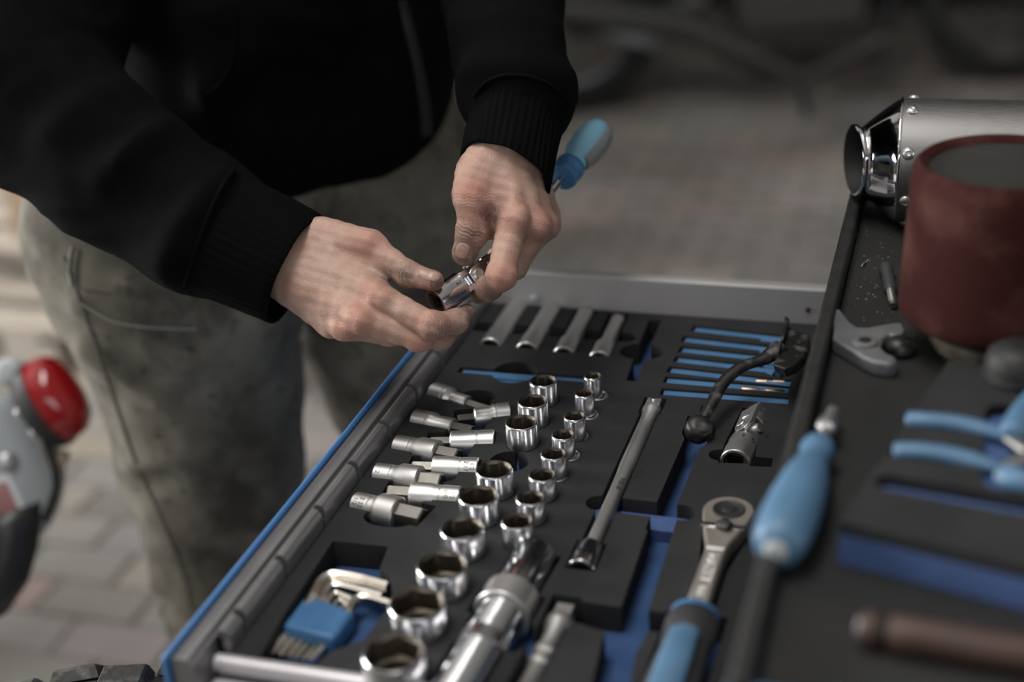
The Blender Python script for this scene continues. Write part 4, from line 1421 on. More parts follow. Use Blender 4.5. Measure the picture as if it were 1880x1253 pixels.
obj('handlebar', MB().tube([wF - fw * .34 + axm * s_ + V((0, 0, .78 + z)) for s_, z in ((-.36, .08), (-.2, .1), (-.08, .02), (.08, .02), (.2, .1), (.36, .08))], .013, 10), M_paint, o, smooth=60)
obj('fender', MB().rings([[wF + fw * (.36 * math.cos(t)) + V((0, 0, .36 * math.sin(t))) + axm * s_ for s_ in (-.06, -.03, .03, .06)] for t in np.linspace(.3, 2.4, 12)], False, False, closed=False), M_paint, o, smooth=60)
obj('headlamp', MB().lathe([(.03, -.08), (.08, -.03), (.09, .02), (.085, .03)], wF - fw * .22 + V((0, 0, .62)), fw, 28), M_paint, o, smooth=60)
obj('stand', MB().tube([md - axm * .12 + V((0, 0, -.22)), V((md.x, md.y, .008)) - axm * .28], .012, 10), M_paint, o)
# low dark bench added farther back, out of view, to keep the far floor dark
o = thing('shade_bench', 'low dark bench added behind the motorcycle to shade the far floor', 'workbench', (.4, 6.55, 0))
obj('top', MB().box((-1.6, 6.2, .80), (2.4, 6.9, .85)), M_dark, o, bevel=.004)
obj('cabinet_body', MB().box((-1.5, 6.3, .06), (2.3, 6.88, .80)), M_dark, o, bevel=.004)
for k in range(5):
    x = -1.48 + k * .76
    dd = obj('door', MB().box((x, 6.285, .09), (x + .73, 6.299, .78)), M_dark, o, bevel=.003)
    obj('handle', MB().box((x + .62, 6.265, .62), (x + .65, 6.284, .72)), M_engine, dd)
# ================================================================ the mechanic: distance fields -> smooth meshes
class Field:
    def __init__(self, lo, hi, h):
        self.lo, self.h = np.array(lo, np.float32), h
        self.n = [int(math.ceil((hi[i] - lo[i]) / h)) + 1 for i in range(3)]
        self.D = np.full(self.n, 1.0, np.float32)
        self.ax = [self.lo[i] + h * np.arange(self.n[i], dtype=np.float32) for i in range(3)]

    def _box(self, lo, hi):
        return tuple(slice(max(0, int((lo[i] - self.lo[i]) / self.h)), max(0, min(self.n[i], int((hi[i] - self.lo[i]) / self.h) + 2))) for i in range(3))

    def cone(self, a, b, ra, rb, k=.004, sub=False, sc=None, D=None):
        """round cone a-b; sc=(matrix rows, scale) squashes space for oval sections"""
        a, b = np.array(a, np.float32), np.array(b, np.float32)
        big_ = max(ra, rb) * (max(sc[1]) if sc else 1) + k * 1.5 + 3 * self.h
        sl = self._box(np.minimum(a, b) - big_, np.maximum(a, b) + big_)
        X, Y, Z = np.meshgrid(self.ax[0][sl[0]], self.ax[1][sl[1]], self.ax[2][sl[2]], indexing='ij')
        if X.size == 0:
            return self
        q = [X - a[0], Y - a[1], Z - a[2]]
        ba = b - a
        f = 1.0
        if sc:
            Rm, s = np.array(sc[0], np.float32), sc[1]
            q = [(Rm[i][0] * q[0] + Rm[i][1] * q[1] + Rm[i][2] * q[2]) / s[i] for i in range(3)]
            ba = (Rm @ ba) / np.array(s, np.float32)
            f = min(s)
        bb = float(ba @ ba) + 1e-12
        t = np.clip((q[0] * ba[0] + q[1] * ba[1] + q[2] * ba[2]) / bb, 0, 1)
        d = np.sqrt((q[0] - t * ba[0]) ** 2 + (q[1] - t * ba[1]) ** 2 + (q[2] - t * ba[2]) ** 2) - (ra + (rb - ra) * t)
        d *= f
        A = self.D[sl]
        if sub:
            h = np.clip(.5 - .5 * (A + d) / k, 0, 1)
            self.D[sl] = A * (1 - h) - d * h + k * h * (1 - h)
        else:
            h = np.clip(.5 + .5 * (d - A) / k, 0, 1)
            self.D[sl] = d * (1 - h) + A * h - k * h * (1 - h)
        return self

    def chain(self, pts, rad, k=.004, **kw):
        for i in range(len(pts) - 1):
            self.cone(pts[i], pts[i + 1], rad[i], rad[i + 1], k, **kw)
        return self

    def merge(self, other, k):
        A, B = self.D, other.D
        h = np.clip(.5 + .5 * (B - A) / k, 0, 1)
        self.D = B * (1 - h) + A * h - k * h * (1 - h)
        return self

    def mesh(self):
        """naive surface nets"""
        D = self.D
        S = D < 0
        c = np.zeros([n - 1 for n in self.n], np.int8)
        offs = [(i, j, k) for i in (0, 1) for j in (0, 1) for k in (0, 1)]
        nx, ny, nz = c.shape
        for i, j, k in offs:
            c += S[i:i + nx, j:j + ny, k:k + nz]
        act = (c > 0) & (c < 8)
        idx = np.argwhere(act)
        acc = np.zeros((len(idx), 3), np.float32)
        cnt = np.zeros(len(idx), np.float32)
        for a in range(3):
            for o in offs:
                if o[a] == 1:
                    continue
                p0 = idx + np.array(o)
                p1 = p0.copy()
                p1[:, a] += 1
                d0, d1 = D[p0[:, 0], p0[:, 1], p0[:, 2]], D[p1[:, 0], p1[:, 1], p1[:, 2]]
                m = (d0 < 0) != (d1 < 0)
                t = np.where(m, d0 / np.where(m, d0 - d1, 1), 0)
                pt = np.array(o, np.float32)[None, :].repeat(len(idx), 0)
                pt[:, a] += t
                acc += pt * m[:, None]
                cnt += m
        vs = (idx + acc / cnt[:, None]) * self.h + self.lo
        ids = np.full(c.shape, -1, np.int64)
        ids[act] = np.arange(len(idx))
        faces = []
        for a in range(3):
            b_, c_ = (a + 1) % 3, (a + 2) % 3
            sl0 = [slice(None)] * 3
            sl1 = [slice(None)] * 3
            sl0[a], sl1[a] = slice(0, -1), slice(1, None)
            for q in (b_, c_):
                sl0[q] = sl1[q] = slice(1, -1)
            s0, s1 = S[tuple(sl0)], S[tuple(sl1)]
            e = np.argwhere(s0 != s1)
            g = e.copy()
            g[:, b_] += 1
            g[:, c_] += 1
            inside = S[g[:, 0], g[:, 1], g[:, 2]]

            def cell(db, dc):
                w = g.copy()
                w[:, b_] -= db
                w[:, c_] -= dc
                return ids[w[:, 0], w[:, 1], w[:, 2]]
            q = np.stack([cell(1, 1), cell(0, 1), cell(0, 0), cell(1, 0)], 1)
            q[~inside] = q[~inside][:, ::-1]
            faces.append(q)
        return vs, np.concatenate(faces)


def smooth_verts(vs, fs, it=2, lam=.5):
    for _ in range(it):
        s = np.zeros_like(vs)
        n = np.zeros(len(vs), np.float32)
        for i in range(4):
            for j in (1, 3):
                np.add.at(s, fs[:, i], vs[fs[:, (i + j) % 4]])
                np.add.at(n, fs[:, i], 1)
        vs = vs + lam * (s / n[:, None] - vs)
    return vs


def normals(vs, fs):
    fn = np.cross(vs[fs[:, 2]] - vs[fs[:, 0]], vs[fs[:, 3]] - vs[fs[:, 1]])
    n = np.zeros_like(vs)
    for i in range(4):
        np.add.at(n, fs[:, i], fn)
    return n / (np.linalg.norm(n, axis=1)[:, None] + 1e-12)


def np_mesh(name, vs, fs, m, parent, mods=None):
    off = np.array(ORG[parent], np.float32)
    me = bpy.data.meshes.new(name)
    nv, nf = len(vs), len(fs)
    me.vertices.add(nv)
    me.vertices.foreach_set('co', (vs - off).astype(np.float32).ravel())
    me.loops.add(nf * 4)
    me.loops.foreach_set('vertex_index', fs.astype(np.int32).ravel())
    me.polygons.add(nf)
    me.polygons.foreach_set('loop_start', np.arange(0, nf * 4, 4, dtype=np.int32))
    me.update(calc_edges=True)
    me.validate()
    me.shade_smooth()
    me.materials.append(m)
    o = bpy.data.objects.new(name, me)
    COL.objects.link(o)
    o.parent = parent
    ORG[o] = ORG[parent]
    return o


def pts3(*l):
    return [np.array(at(*p), np.float32) for p in l]


VIEW = np.array(CAM_M @ V((0, 0, 1)), np.float32)      # towards the camera
RIGHT = np.array(CAM_M @ V((1, 0, 0)), np.float32)
UPI = np.array(CAM_M @ V((0, 1, 0)), np.float32)


def make_hand(spec, h=.00095):
    allp = np.array([np.array(at(*p)) for p in spec['bounds']])
    lo, hi = allp.min(0) - .03, allp.max(0) + .03
    palm = Field(lo, hi, h)
    for a, b_, ra, rb, k in spec['palm']:
        palm.cone(at(*a), at(*b_), ra, rb, k)
    fing = None
    for pts, rad in spec['fingers']:
        f = Field(lo, hi, h)
        P3 = pts3(*pts)
        f.chain(P3, rad, .0045)
        # pads and joint bulges
        for i in range(1, len(P3) - 1):
            f.cone(P3[i], P3[i] + (P3[i + 1] - P3[i]) * .05, rad[i] * 1.035, rad[i] * 1.035, .004)
        if fing is None:
            fing = f
        else:
            fing.merge(f, .0012)
    palm.merge(fing, .0075)
    for a, b_, ra, rb, k in spec.get('extra', []):
        palm.cone(at(*a), at(*b_), ra, rb, k)
    for a, b_, ra, rb, k in spec.get('cuts', []):
        palm.cone(at(*a), at(*b_), ra, rb, k, sub=True)
    vs, fs = palm.mesh()
    vs = smooth_verts(vs, fs, 2, .5)
    nr = normals(vs, fs)
    # skin creases over the joints
    disp = np.zeros(len(vs), np.float32)
    for j, ax_, amp, lam, sig, rad in spec['creases']:
        p = np.array(at(*j), np.float32)
        ax_ = np.array(at(*ax_), np.float32) - p
        ax_ /= np.linalg.norm(ax_)
        q = vs - p
        s = q @ ax_
        rr_ = np.linalg.norm(q - s[:, None] * ax_, axis=1)
        w = np.exp(-(s / sig) ** 2) * (rr_ < rad) * np.clip((nr @ VIEW) * 1.4, 0, 1)
        wob = .0006 * np.sin(q @ np.cross(ax_, VIEW) * 700)
        disp += amp * np.cos(2 * PI * (s + wob) / lam) * w
    # low amplitude organic unevenness
    disp += .00035 * (np.sin(vs @ np.array([310, 190, 240])) * np.sin(vs @ np.array([-170, 260, 330])))
    vs = vs + nr * disp[:, None]
    red = np.zeros(len(vs), np.float32)
    for j, r in spec['red']:
        red = np.maximum(red, np.exp(-(np.linalg.norm(vs - np.array(at(*j), np.float32), axis=1) / r) ** 2))
    gr = np.zeros(len(vs), np.float32)
    for j, r in spec['grime']:
        gr = np.maximum(gr, np.exp(-(np.linalg.norm(vs - np.array(at(*j), np.float32), axis=1) / r) ** 2))
    return vs, fs, red, gr


RH = dict(
    bounds=[(495, 430, 1.22), (600, 390, 1.20), (530, 570, 1.20), (690, 420, 1.18), (812, 516, 1.15), (795, 598, 1.14), (868, 575, 1.20), (775, 640, 1.15), (800, 600, 1.25), (500, 560, 1.25), (640, 620, 1.15)],
    palm=[((500, 455, 1.212), (545, 470, 1.206), .0235, .0225, .01),
          ((540, 470, 1.204), (694, 545, 1.172), .0200, .0125, .010),
          ((530, 495, 1.202), (662, 582, 1.166), .0195, .0125, .010),
          ((520, 505, 1.208), (634, 596, 1.180), .0185, .0120, .010),
          ((515, 505, 1.216), (608, 592, 1.198), .0185, .0125, .010),
          ((585, 434, 1.206), (672, 452, 1.192), .0165, .0130, .012),
          ((580, 460, 1.206), (690, 512, 1.186), .0170, .0110, .012),
          ((600, 520, 1.205), (680, 560, 1.190), .0170, .0120, .012)],
    fingers=[([(600, 438, 1.204), (680, 454, 1.190), (748, 503, 1.172), (797, 516, 1.161)], [.0155, .0128, .0102, .0083]),
             ([(690, 545, 1.170), (793, 599, 1.154), (838, 590, 1.170), (857, 575, 1.187)], [.0125, .0112, .0094, .0078]),
             ([(660, 584, 1.164), (769, 620, 1.166), (812, 618, 1.190), (832, 602, 1.207)], [.0122, .0108, .0092, .0076]),
             ([(634, 598, 1.180), (716, 612, 1.196), (762, 612, 1.220), (786, 596, 1.234)], [.0118, .0100, .0086, .0072]),
             ([(608, 592, 1.198), (664, 600, 1.216), (704, 602, 1.236), (728, 596, 1.246)], [.0112, .0088, .0076, .0064])],
    extra=[((640, 448, 1.188), (676, 446, 1.180), .0065, .0070, .008),        # thumb metacarpal ridge
           ((694, 544, 1.160), (700, 547, 1.159), .0085, .0085, .007),          # index knuckle
           ((656, 584, 1.155), (662, 588, 1.154), .0088, .0088, .007),
           ((628, 602, 1.172), (632, 604, 1.171), .0080, .0080, .007),
           ((570, 480, 1.188), (690, 540, 1.1615), .0024, .0036, .008),          # tendons
           ((556, 506, 1.189), (655, 582, 1.1565), .0026, .0038, .008),
           ((545, 520, 1.193), (628, 596, 1.171), .0024, .0036, .008),
           ((600, 452, 1.186), (640, 505, 1.180), .0022, .0020, .006)],
    cuts=[((716, 505, 1.155), (742, 528, 1.150), .006, .005, .010)],
    creases=[((744, 500, 1.172), (797, 516, 1.161), .00042, .0030, .0060, .020), ((793, 599, 1.154), (838, 590, 1.170), .00030, .0030, .0050, .018),
             ((769, 620, 1.166), (812, 618, 1.190), .00028, .0030, .0050, .018), ((838, 590, 1.170), (857, 575, 1.187), .00025, .0024, .0035, .014)],
    red=[((694, 544, 1.16), .013), ((658, 586, 1.155), .014), ((630, 602, 1.17), .013), ((793, 599, 1.150), .013), ((769, 622, 1.16), .012), ((680, 448, 1.18), .013), ((797, 516, 1.155), .010)],
    grime=[((805, 520, 1.155), .018), ((855, 580, 1.18), .022), ((748, 510, 1.165), .014), ((800, 605, 1.15), .012), ((720, 515, 1.175), .014)])
LH = dict(
    bounds=[(930, 240, 1.22), (836, 300, 1.17), (1015, 300, 1.20), (1018, 430, 1.18), (832, 465, 1.16), (870, 545, 1.20), (930, 530, 1.13), (1000, 400, 1.26), (900, 475, 1.29), (850, 490, 1.18), (940, 215, 1.21)],
    palm=[((940, 225, 1.213), (930, 265, 1.206), .0250, .0280, .01),
          ((925, 285, 1.200), (944, 402, 1.176), .0220, .0130, .012),
          ((940, 285, 1.200), (982, 412, 1.192), .0215, .0132, .012),
          ((950, 285, 1.208), (1000, 412, 1.212), .0205, .0125, .012),
          ((955, 290, 1.216), (1002, 398, 1.232), .0190, .0120, .012),
          ((880, 315, 1.190), (866, 350, 1.180), .0185, .0150, .012),
          ((900, 310, 1.196), (925, 360, 1.186), .0210, .0140, .012),
          ((898, 330, 1.194), (903, 422, 1.192), .0150, .0085, .010)],
    fingers=[([(874, 325, 1.186), (866, 368, 1.178), (868, 424, 1.180), (853, 465, 1.186)], [.0165, .0134, .0127, .0108]),
             ([(942, 402, 1.176), (921, 506, 1.160), (897, 530, 1.181), (878, 540, 1.200)], [.0130, .0116, .0098, .0080]),
             ([(982, 412, 1.192), (944, 488, 1.200), (908, 515, 1.226), (884, 524, 1.238)], [.0130, .0108, .0094, .0078]),
             ([(1000, 412, 1.212), (957, 468, 1.236), (918, 492, 1.254), (892, 498, 1.262)], [.0122, .0102, .0088, .0074]),
             ([(1002, 398, 1.232), (962, 444, 1.258), (932, 462, 1.270), (908, 468, 1.276)], [.0112, .0090, .0078, .0066])],
    extra=[((948, 400, 1.166), (950, 404, 1.166), .0090, .0090, .008), ((986, 412, 1.180), (990, 416, 1.180), .0092, .0092, .008), ((1004, 412, 1.200), (1007, 414, 1.200), .0085, .0085, .007),
           ((935, 300, 1.180), (950, 398, 1.163), .0034, .0044, .009), ((955, 300, 1.182), (986, 408, 1.178), .0032, .0042, .009), ((975, 310, 1.190), (1006, 405, 1.198), .0028, .0040, .008)],
    cuts=[((899, 352, 1.160), (903, 410, 1.150), .0045, .0060, .008)],
    creases=[((866, 421, 1.180), (853, 463, 1.186), .00048, .0031, .0058, .020), ((866, 368, 1.178), (866, 424, 1.180), .00020, .0026, .0070, .020), ((922, 506, 1.160), (897, 530, 1.181), .00030, .0030, .0050, .018), ((944, 402, 1.176), (922, 506, 1.160), .00016, .0030, .0080, .018)],
    red=[((946, 402, 1.166), .014), ((988, 414, 1.180), .014), ((1006, 413, 1.200), .012), ((924, 508, 1.150), .013), ((866, 400, 1.165), .014), ((870, 350, 1.165), .014), ((905, 540, 1.18), .012)],
    grime=[((853, 470, 1.178), .017), ((866, 426, 1.170), .013), ((880, 545, 1.195), .022), ((900, 400, 1.17), .012), ((905, 535, 1.175), .014)])


def skin_material():
    m = mat('skin', (0.50, 0.315, 0.235), 0.5, 0, bump=0.32, bscale=750, sub=0.12, spec=0.45)
    nt = m.node_tree
    n, l = nt.nodes, nt.links
    b = n['Principled BSDF']

    def mixc(fac, c1, c2, blend='MIX'):
        x = n.new('ShaderNodeMix')
        x.data_type, x.blend_type = 'RGBA', blend
        for s, v in ((0, fac), (6, c1), (7, c2)):
            if isinstance(v, (int, float)):
                x.inputs[s].default_value = v
            elif isinstance(v, tuple):
                x.inputs[s].default_value = (*v, 1)
            else:
                l.new(v, x.inputs[s])
        return x.outputs[2]

    def attr(nm):
        a = n.new('ShaderNodeAttribute')
        a.attribute_name = nm
        return a.outputs['Fac']

    def noise_(sc, lo, hi, det=5):
        t = n.new('ShaderNodeTexNoise')
        t.inputs['Scale'].default_value = sc
        t.inputs['Detail'].default_value = det
        tc = n.new('ShaderNodeTexCoord')
        l.new(tc.outputs['Object'], t.inputs['Vector'])
        r = n.new('ShaderNodeMapRange')
        r.inputs['From Min'].default_value, r.inputs['From Max'].default_value = lo, hi
        l.new(t.outputs['Fac'], r.inputs['Value'])
        return r.outputs['Result']

    def mul(a, c):
        x = n.new('ShaderNodeMath')
        x.operation = 'MULTIPLY'
        l.new(a, x.inputs[0])
        if isinstance(c, (int, float)):
            x.inputs[1].default_value = c
        else:
            l.new(c, x.inputs[1])
        x.use_clamp = True
        return x.outputs[0]
    c = mixc(noise_(55, .4, .65), (0.53, 0.352, 0.28), (0.455, 0.272, 0.212))
    c = mixc(mul(attr('red'), .75), c, (0.47, 0.20, 0.155))
    c = mixc(mul(mul(attr('grime'), noise_(220, .2, .55)), .88), c, (0.115, 0.085, 0.07))
    c = mixc(mul(noise_(90, .58, .70, 8), .30), c, (0.20, 0.15, 0.12))
    l.new(c, b.inputs['Base Color'])
    return m


M_skin = skin_material()
M_nail = mat('fingernail', (0.46, 0.30, 0.235), 0.3, 0, col2=(0.36, 0.23, 0.18), vscale=120)
M_jacket = mat('black_sweat_fabric', (0.0028, 0.0028, 0.0029), 0.92, 0, col2=(0.0038, 0.0038, 0.0039), vscale=40, bump=0.35, bscale=1400, spec=0.05)
M_cuffm = mat('black_rib_knit', (0.0034, 0.0034, 0.0036), 0.92, 0, bump=0.3, bscale=900, spec=0.05)
M_trou = mat('worn_olive_work_trousers', (0.135, 0.13, 0.105), 0.88, 0, bump=0.35, bscale=1100, spec=0.2, sheen=0.1)
M_seam = mat('dark_seam', (0.085, 0.08, 0.063), 0.9, bump=0.2)
M_thread = mat('pale_frayed_edge', (0.34, 0.33, 0.28), 0.9)
M_zip = mat('zip_tape', (0.012, 0.012, 0.012), 0.8)
M_ziptooth = mat('dark_zip_teeth', (0.05, 0.05, 0.052), 0.35, 0.8)
M_shoe = mat('dark_work_boot', (0.02, 0.018, 0.016), 0.6)


def stain_trousers():
    m = M_trou
    nt = m.node_tree
    n, l = nt.nodes, nt.links
    b = n['Principled BSDF']
    tc = n.new('ShaderNodeTexCoord')
    col = None
    base = (0.185, 0.170, 0.133)
    prev = None
    for sc, lo, hi, c, amt in ((7, .42, .62, (0.108, 0.097, 0.074), .9), (11, .48, .64, (0.046, 0.040, 0.030), .88), (38, .58, .70, (0.035, 0.032, 0.024), .75), (4.5, .56, .72, (0.25, 0.23, 0.185), .6)):
        t = n.new('ShaderNodeTexNoise')
        t.inputs['Scale'].default_value = sc
        t.inputs['Detail'].default_value = 7
        t.inputs['Roughness'].default_value = .6
        l.new(tc.outputs['Object'], t.inputs['Vector'])
        r = n.new('ShaderNodeMapRange')
        r.inputs['From Min'].default_value, r.inputs['From Max'].default_value = lo, hi
        r.inputs['To Max'].default_value = amt
        l.new(t.outputs['Fac'], r.inputs['Value'])
        x = n.new('ShaderNodeMix')
        x.data_type = 'RGBA'
        l.new(r.outputs['Result'], x.inputs[0])
        if prev is None:
            x.inputs[6].default_value = (*base, 1)
        else:
            l.new(prev, x.inputs[6])
        x.inputs[7].default_value = (*c, 1)
        prev = x.outputs[2]
    l.new(prev, b.inputs['Base Color'])


stain_trousers()

PF = at(440, 420, 1.62)
person = thing('person', 'person in black zip hoodie and stained olive trousers fitting a universal joint', 'person', (PF.x, PF.y, 0))

# ---- body: hands at full detail, arms, neck and head joined to them
parts_v, parts_f, reds, grs = [], [], [], []
n_acc = 0
HANDS = {}
for nm, spec in (('r', RH), ('l', LH)):
    vs, fs, rd_a, gr_a = make_hand(spec)
    HANDS[nm] = (vs, fs)
    parts_v.append(vs)
    parts_f.append(fs + n_acc)
    n_acc += len(vs)
    reds.append(rd_a)
    grs.append(gr_a)
Rsh, Lsh = at(215, -330, 1.42), at(715, -395, 1.70)
Rel, Lel = at(35, 175, 1.285), at(905, -150, 1.42)
chest = (Rsh + Lsh) / 2
lat = (Lsh - Rsh).normalized()
fwd_p = lat.cross(V((0, 0, 1))).normalized()
fc = Field((min(Rel.x, Rsh.x) - .25, min(Rel.y, Rsh.y) - .25, .85), (max(Lel.x, Lsh.x) + .2, Lsh.y + .3, 1.95), .008)
fc.chain([at(525, 465, 1.21), at(300, 330, 1.245), Rel, Rsh, chest - V((0, 0, .03))], [.0225, .036, .042, .052, .07], .02)
fc.chain([at(928, 240, 1.207), at(935, 60, 1.30), Lel, Lsh, chest - V((0, 0, .03))], [.024, .029, .038, .05, .07], .02)
neck0, head = chest + fwd_p * .03 + V((0, 0, .02)), chest + fwd_p * .10 + V((0, 0, .235))
fc.cone(neck0, head - V((0, 0, .06)), .062, .056, .03)
Rh = [list(lat), list(fwd_p), [0, 0, 1]]
fc.cone(head + V((0, 0, .02)), head + V((0, 0, .021)), .1, .1, .02, sc=(Rh, (.80, 1.0, 1.12)))
fc.cone(head + fwd_p * .035 - V((0, 0, .055)), head + fwd_p * .055 - V((0, 0, .075)), .052, .040, .03)
fc.cone(head + fwd_p * .098 + V((0, 0, .008)), head + fwd_p * .118 - V((0, 0, .026)), .009, .014, .012)
for s_ in (-1, 1):
    fc.cone(head + lat * .082 * s_ - V((0, 0, .02)), head + lat * .086 * s_ + V((0, 0, .022)), .012, .017, .008)
    fc.cone(head + lat * .031 * s_ + fwd_p * .100 + V((0, 0, .008)), head + lat * .033 * s_ + fwd_p * .100 + V((0, 0, .008)), .012, .012, .012, sub=True)
fc.cone(head + lat * -.022 + fwd_p * .112 - V((0, 0, .055)), head + lat * .022 + fwd_p * .112 - V((0, 0, .055)), .006, .006, .006, sub=True)
fc.chain([chest - V((0, 0, .03)), V((PF.x, PF.y, 1.0))], [.10, .10], .03)
vs, fs = fc.mesh()
parts_v.append(vs)
parts_f.append(fs + n_acc)
reds.append(np.zeros(len(vs), np.float32))
grs.append(np.zeros(len(vs), np.float32))
body = np_mesh('body', np.concatenate(parts_v), np.concatenate(parts_f), M_skin, person)
for nm, arr in (('red', reds), ('grime', grs)):
    at_ = body.data.attributes.new(nm, 'FLOAT', 'POINT')
    a_ = np.concatenate(arr)
    if len(at_.data) == len(a_):
        at_.data.foreach_set('value', a_)
fh = Field(np.array(head) - .16, np.array(head) + .19, .007)
fh.cone(head + V((0, 0, .05)) - fwd_p * .012, head + V((0, 0, .051)) - fwd_p * .012, .102, .102, .02, sc=(Rh, (.86, 1.02, .98)))
fh.cone(head + fwd_p * .12 - V((0, 0, .03)), head + fwd_p * .10 + V((0, 0, .02)), .085, .07, .02, sub=True)
vs, fs = fh.mesh()
np_mesh('hair', vs, fs, mat('dark_brown_hair', (0.03, 0.02, 0.013), 0.6, bump=0.6, bscale=300), person)


def bvh_of(vs, fs):
    return BVHTree.FromPolygons([tuple(p) for p in vs], [tuple(int(i) for i in q) for q in fs])


def cast(bv, px, py):
    r = ray(px, py).normalized()
    hit = bv.ray_cast(V((0, 0, CAM_Z)), r)
    return (hit[0], hit[1]) if hit[0] is not None else (None, None)


# ---- fingernails lie on the finger surface
for nm, c_px, a1, a2 in (('r', (787, 505), (21, 5.5), (-3, 8.5)), ('l', (849, 461), (-5, 13.5), (11.5, 4.5))):
    bv = bvh_of(*HANDS[nm])
    rings_ = []
    ok = True
    for rr_, lift in ((1.0, .0000), (.97, .00045), (.7, .0006), (.35, .0006), (.02, .0006)):
        ring = []
        for i in range(28):
            t = 2 * PI * i / 28
            # rounded rectangle outline
            cx_, sy_ = math.cos(t), math.sin(t)
            e = (abs(cx_) ** 3.2 + abs(sy_) ** 3.2) ** (-1 / 3.2) * rr_
            px = c_px[0] + a1[0] * cx_ * e + a2[0] * sy_ * e
            py = c_px[1] + a1[1] * cx_ * e + a2[1] * sy_ * e
            p, nn = cast(bv, px, py)
            if p is None:
                ok = False
                break
            ring.append(p + nn * lift)
        if not ok:
            break
        rings_.append(ring)
    if ok:
        obj('fingernail', MB().rings(rings_, False, True), M_nail, person, smooth=70)

# ---- clothes
def cloth(field, amp, freq, name, m, parent, extra=None, it=2):
    vs, fs = field.mesh()
    vs = smooth_verts(vs, fs, it, .5)
    nr = normals(vs, fs)
    d = np.zeros(len(vs), np.float32)
    for A, fr, st in zip(amp, freq, ((1, 1, 1), (1, 1, 1.6), (1, 1, 2.2))):
        f = np.array([noise.noise(V((float(p[0]) * fr * st[0], float(p[1]) * fr * st[1], float(p[2]) * fr * st[2]))) for p in vs], np.float32)
        d += A * (1 - 2 * np.abs(f)) if A > 0 else -A * f
    if extra is not None:
        d += extra(vs, nr)
    vs = vs + nr * d[:, None]
    return np_mesh(name, vs, fs, m, parent), vs, fs


FOLD = 1.7


def folds(lst):
    """lst: (px point a, px point b, amplitude, width): ridge lines across the cloth, as points in the scene"""
    segs = [(np.array(at(*a), np.float32), np.array(at(*b_), np.float32), A, w) for a, b_, A, w in lst]

    def fn(vs, nr):
        d = np.zeros(len(vs), np.float32)
        for a, b_, A, w in segs:
            ba = b_ - a
            # distance to the plane through the ridge line and the view: keeps the fold on the seen side
            q = vs - a
            t = np.clip((q @ ba) / (ba @ ba), 0, 1)
            e = q - t[:, None] * ba
            e -= (e @ VIEW)[:, None] * VIEW * .75
            dist = np.linalg.norm(e, axis=1)
            d += FOLD * A * np.exp(-(dist / w) ** 2) * np.clip(nr @ VIEW + .35, 0, 1)
        return d
    return fn


hipR, hipL = at(245, 440, 1.56), at(690, 345, 1.73)
tf = Field((-1.35, .75, -.01), (-.25, 1.95, 1.12), .0068)
legR = [(262, 430, 1.56), (338, 560, 1.585), (366, 700, 1.63), (388, 850, 1.68), (420, 1000, 1.75), (440, 1150, 1.815), (470, 1300, 1.88)]
radR = [.114, .122, .107, .099, .088, .083, .080]
legL = [(700, 340, 1.73), (702, 480, 1.75), (712, 600, 1.77), (742, 700, 1.79), (790, 810, 1.81), (850, 950, 1.85), (920, 1120, 1.91)]
radL = [.112, .106, .100, .096, .092, .085, .082]
LR, LL = [at(*p) for p in legR], [at(*p) for p in legL]


def to_floor(pts, rads, r_end):
    a, b_ = pts[-2], pts[-1]
    d = (b_ - a).normalized()
    d = (d + V((0, 0, -1.2))).normalized()
    t = (.075 - b_.z) / d.z
    return pts + [b_ + d * max(t, .02)], rads + [r_end]


LR, radR = to_floor(LR, radR, .078)
LL, radL = to_floor(LL, radL, .078)
tf.chain(LR, radR, .03).chain(LL, radL, .03)
tf.cone(hipR + V((0.02, 0, .02)), hipL + V((0, 0, .02)), .115, .112, .06)
tf.cone(hipR + V((0.05, .03, .10)), hipL + V((-.02, 0, .12)), .105, .105, .06)
# cut the gap between the thighs open
fl = folds([((180, 560, 1.5), (330, 620, 1.5), .007, .016), ((170, 640, 1.5), (300, 720, 1.52), .006, .014), ((260, 520, 1.47), (480, 600, 1.49), .006, .018), ((400, 640, 1.52), (520, 700, 1.55), .006, .014),
            ((260, 850, 1.6), (500, 800, 1.6), .006, .013), ((300, 930, 1.66), (520, 960, 1.66), .007, .013), ((290, 985, 1.7), (430, 1030, 1.7), .009, .012), ((310, 1060, 1.74), (440, 1080, 1.74), .010, .012), ((312, 1120, 1.77), (440, 1150, 1.77), .010, .011),
            ((560, 520, 1.66), (720, 430, 1.66), .007, .016), ((600, 600, 1.68), (760, 520, 1.68), .007, .016), ((640, 380, 1.64), (760, 330, 1.64), .006, .015), ((560, 640, 1.7), (690, 720, 1.7), .005, .013),
            ((345, 700, 1.54), (360, 860, 1.58), .004, .02), ((470, 620, 1.52), (500, 900, 1.58), .005, .02)])
trousers, TV, TF_ = cloth(tf, (-.006, .0035), (9, 16), 'trousers', M_trou, person, fl)
bvT = bvh_of(TV, TF_)


def strip_on(bv, pts, w, lift, th=.0012):
    """ribbon lying on a surface along photo points; w half width in px"""
    L_, R_ = [], []
    pp = spline([V((x, y, 0)) for x, y in pts], 6)
    for i, p in enumerate(pp):
        t = (pp[min(i + 1, len(pp) - 1)] - pp[max(i - 1, 0)]).normalized()
        row = []
        for s_ in (-1, -.5, 0, .5, 1):
            q, nn = cast(bv, p.x - t.y * w * s_, p.y + t.x * w * s_)
            if q is None:
                row = None
                break
            row.append(q + nn * (lift + th * (1 - abs(s_) ** 4)))
        if row:
            L_.append(row)
    return MB().rings(L_, False, False, closed=False) if len(L_) > 1 else None


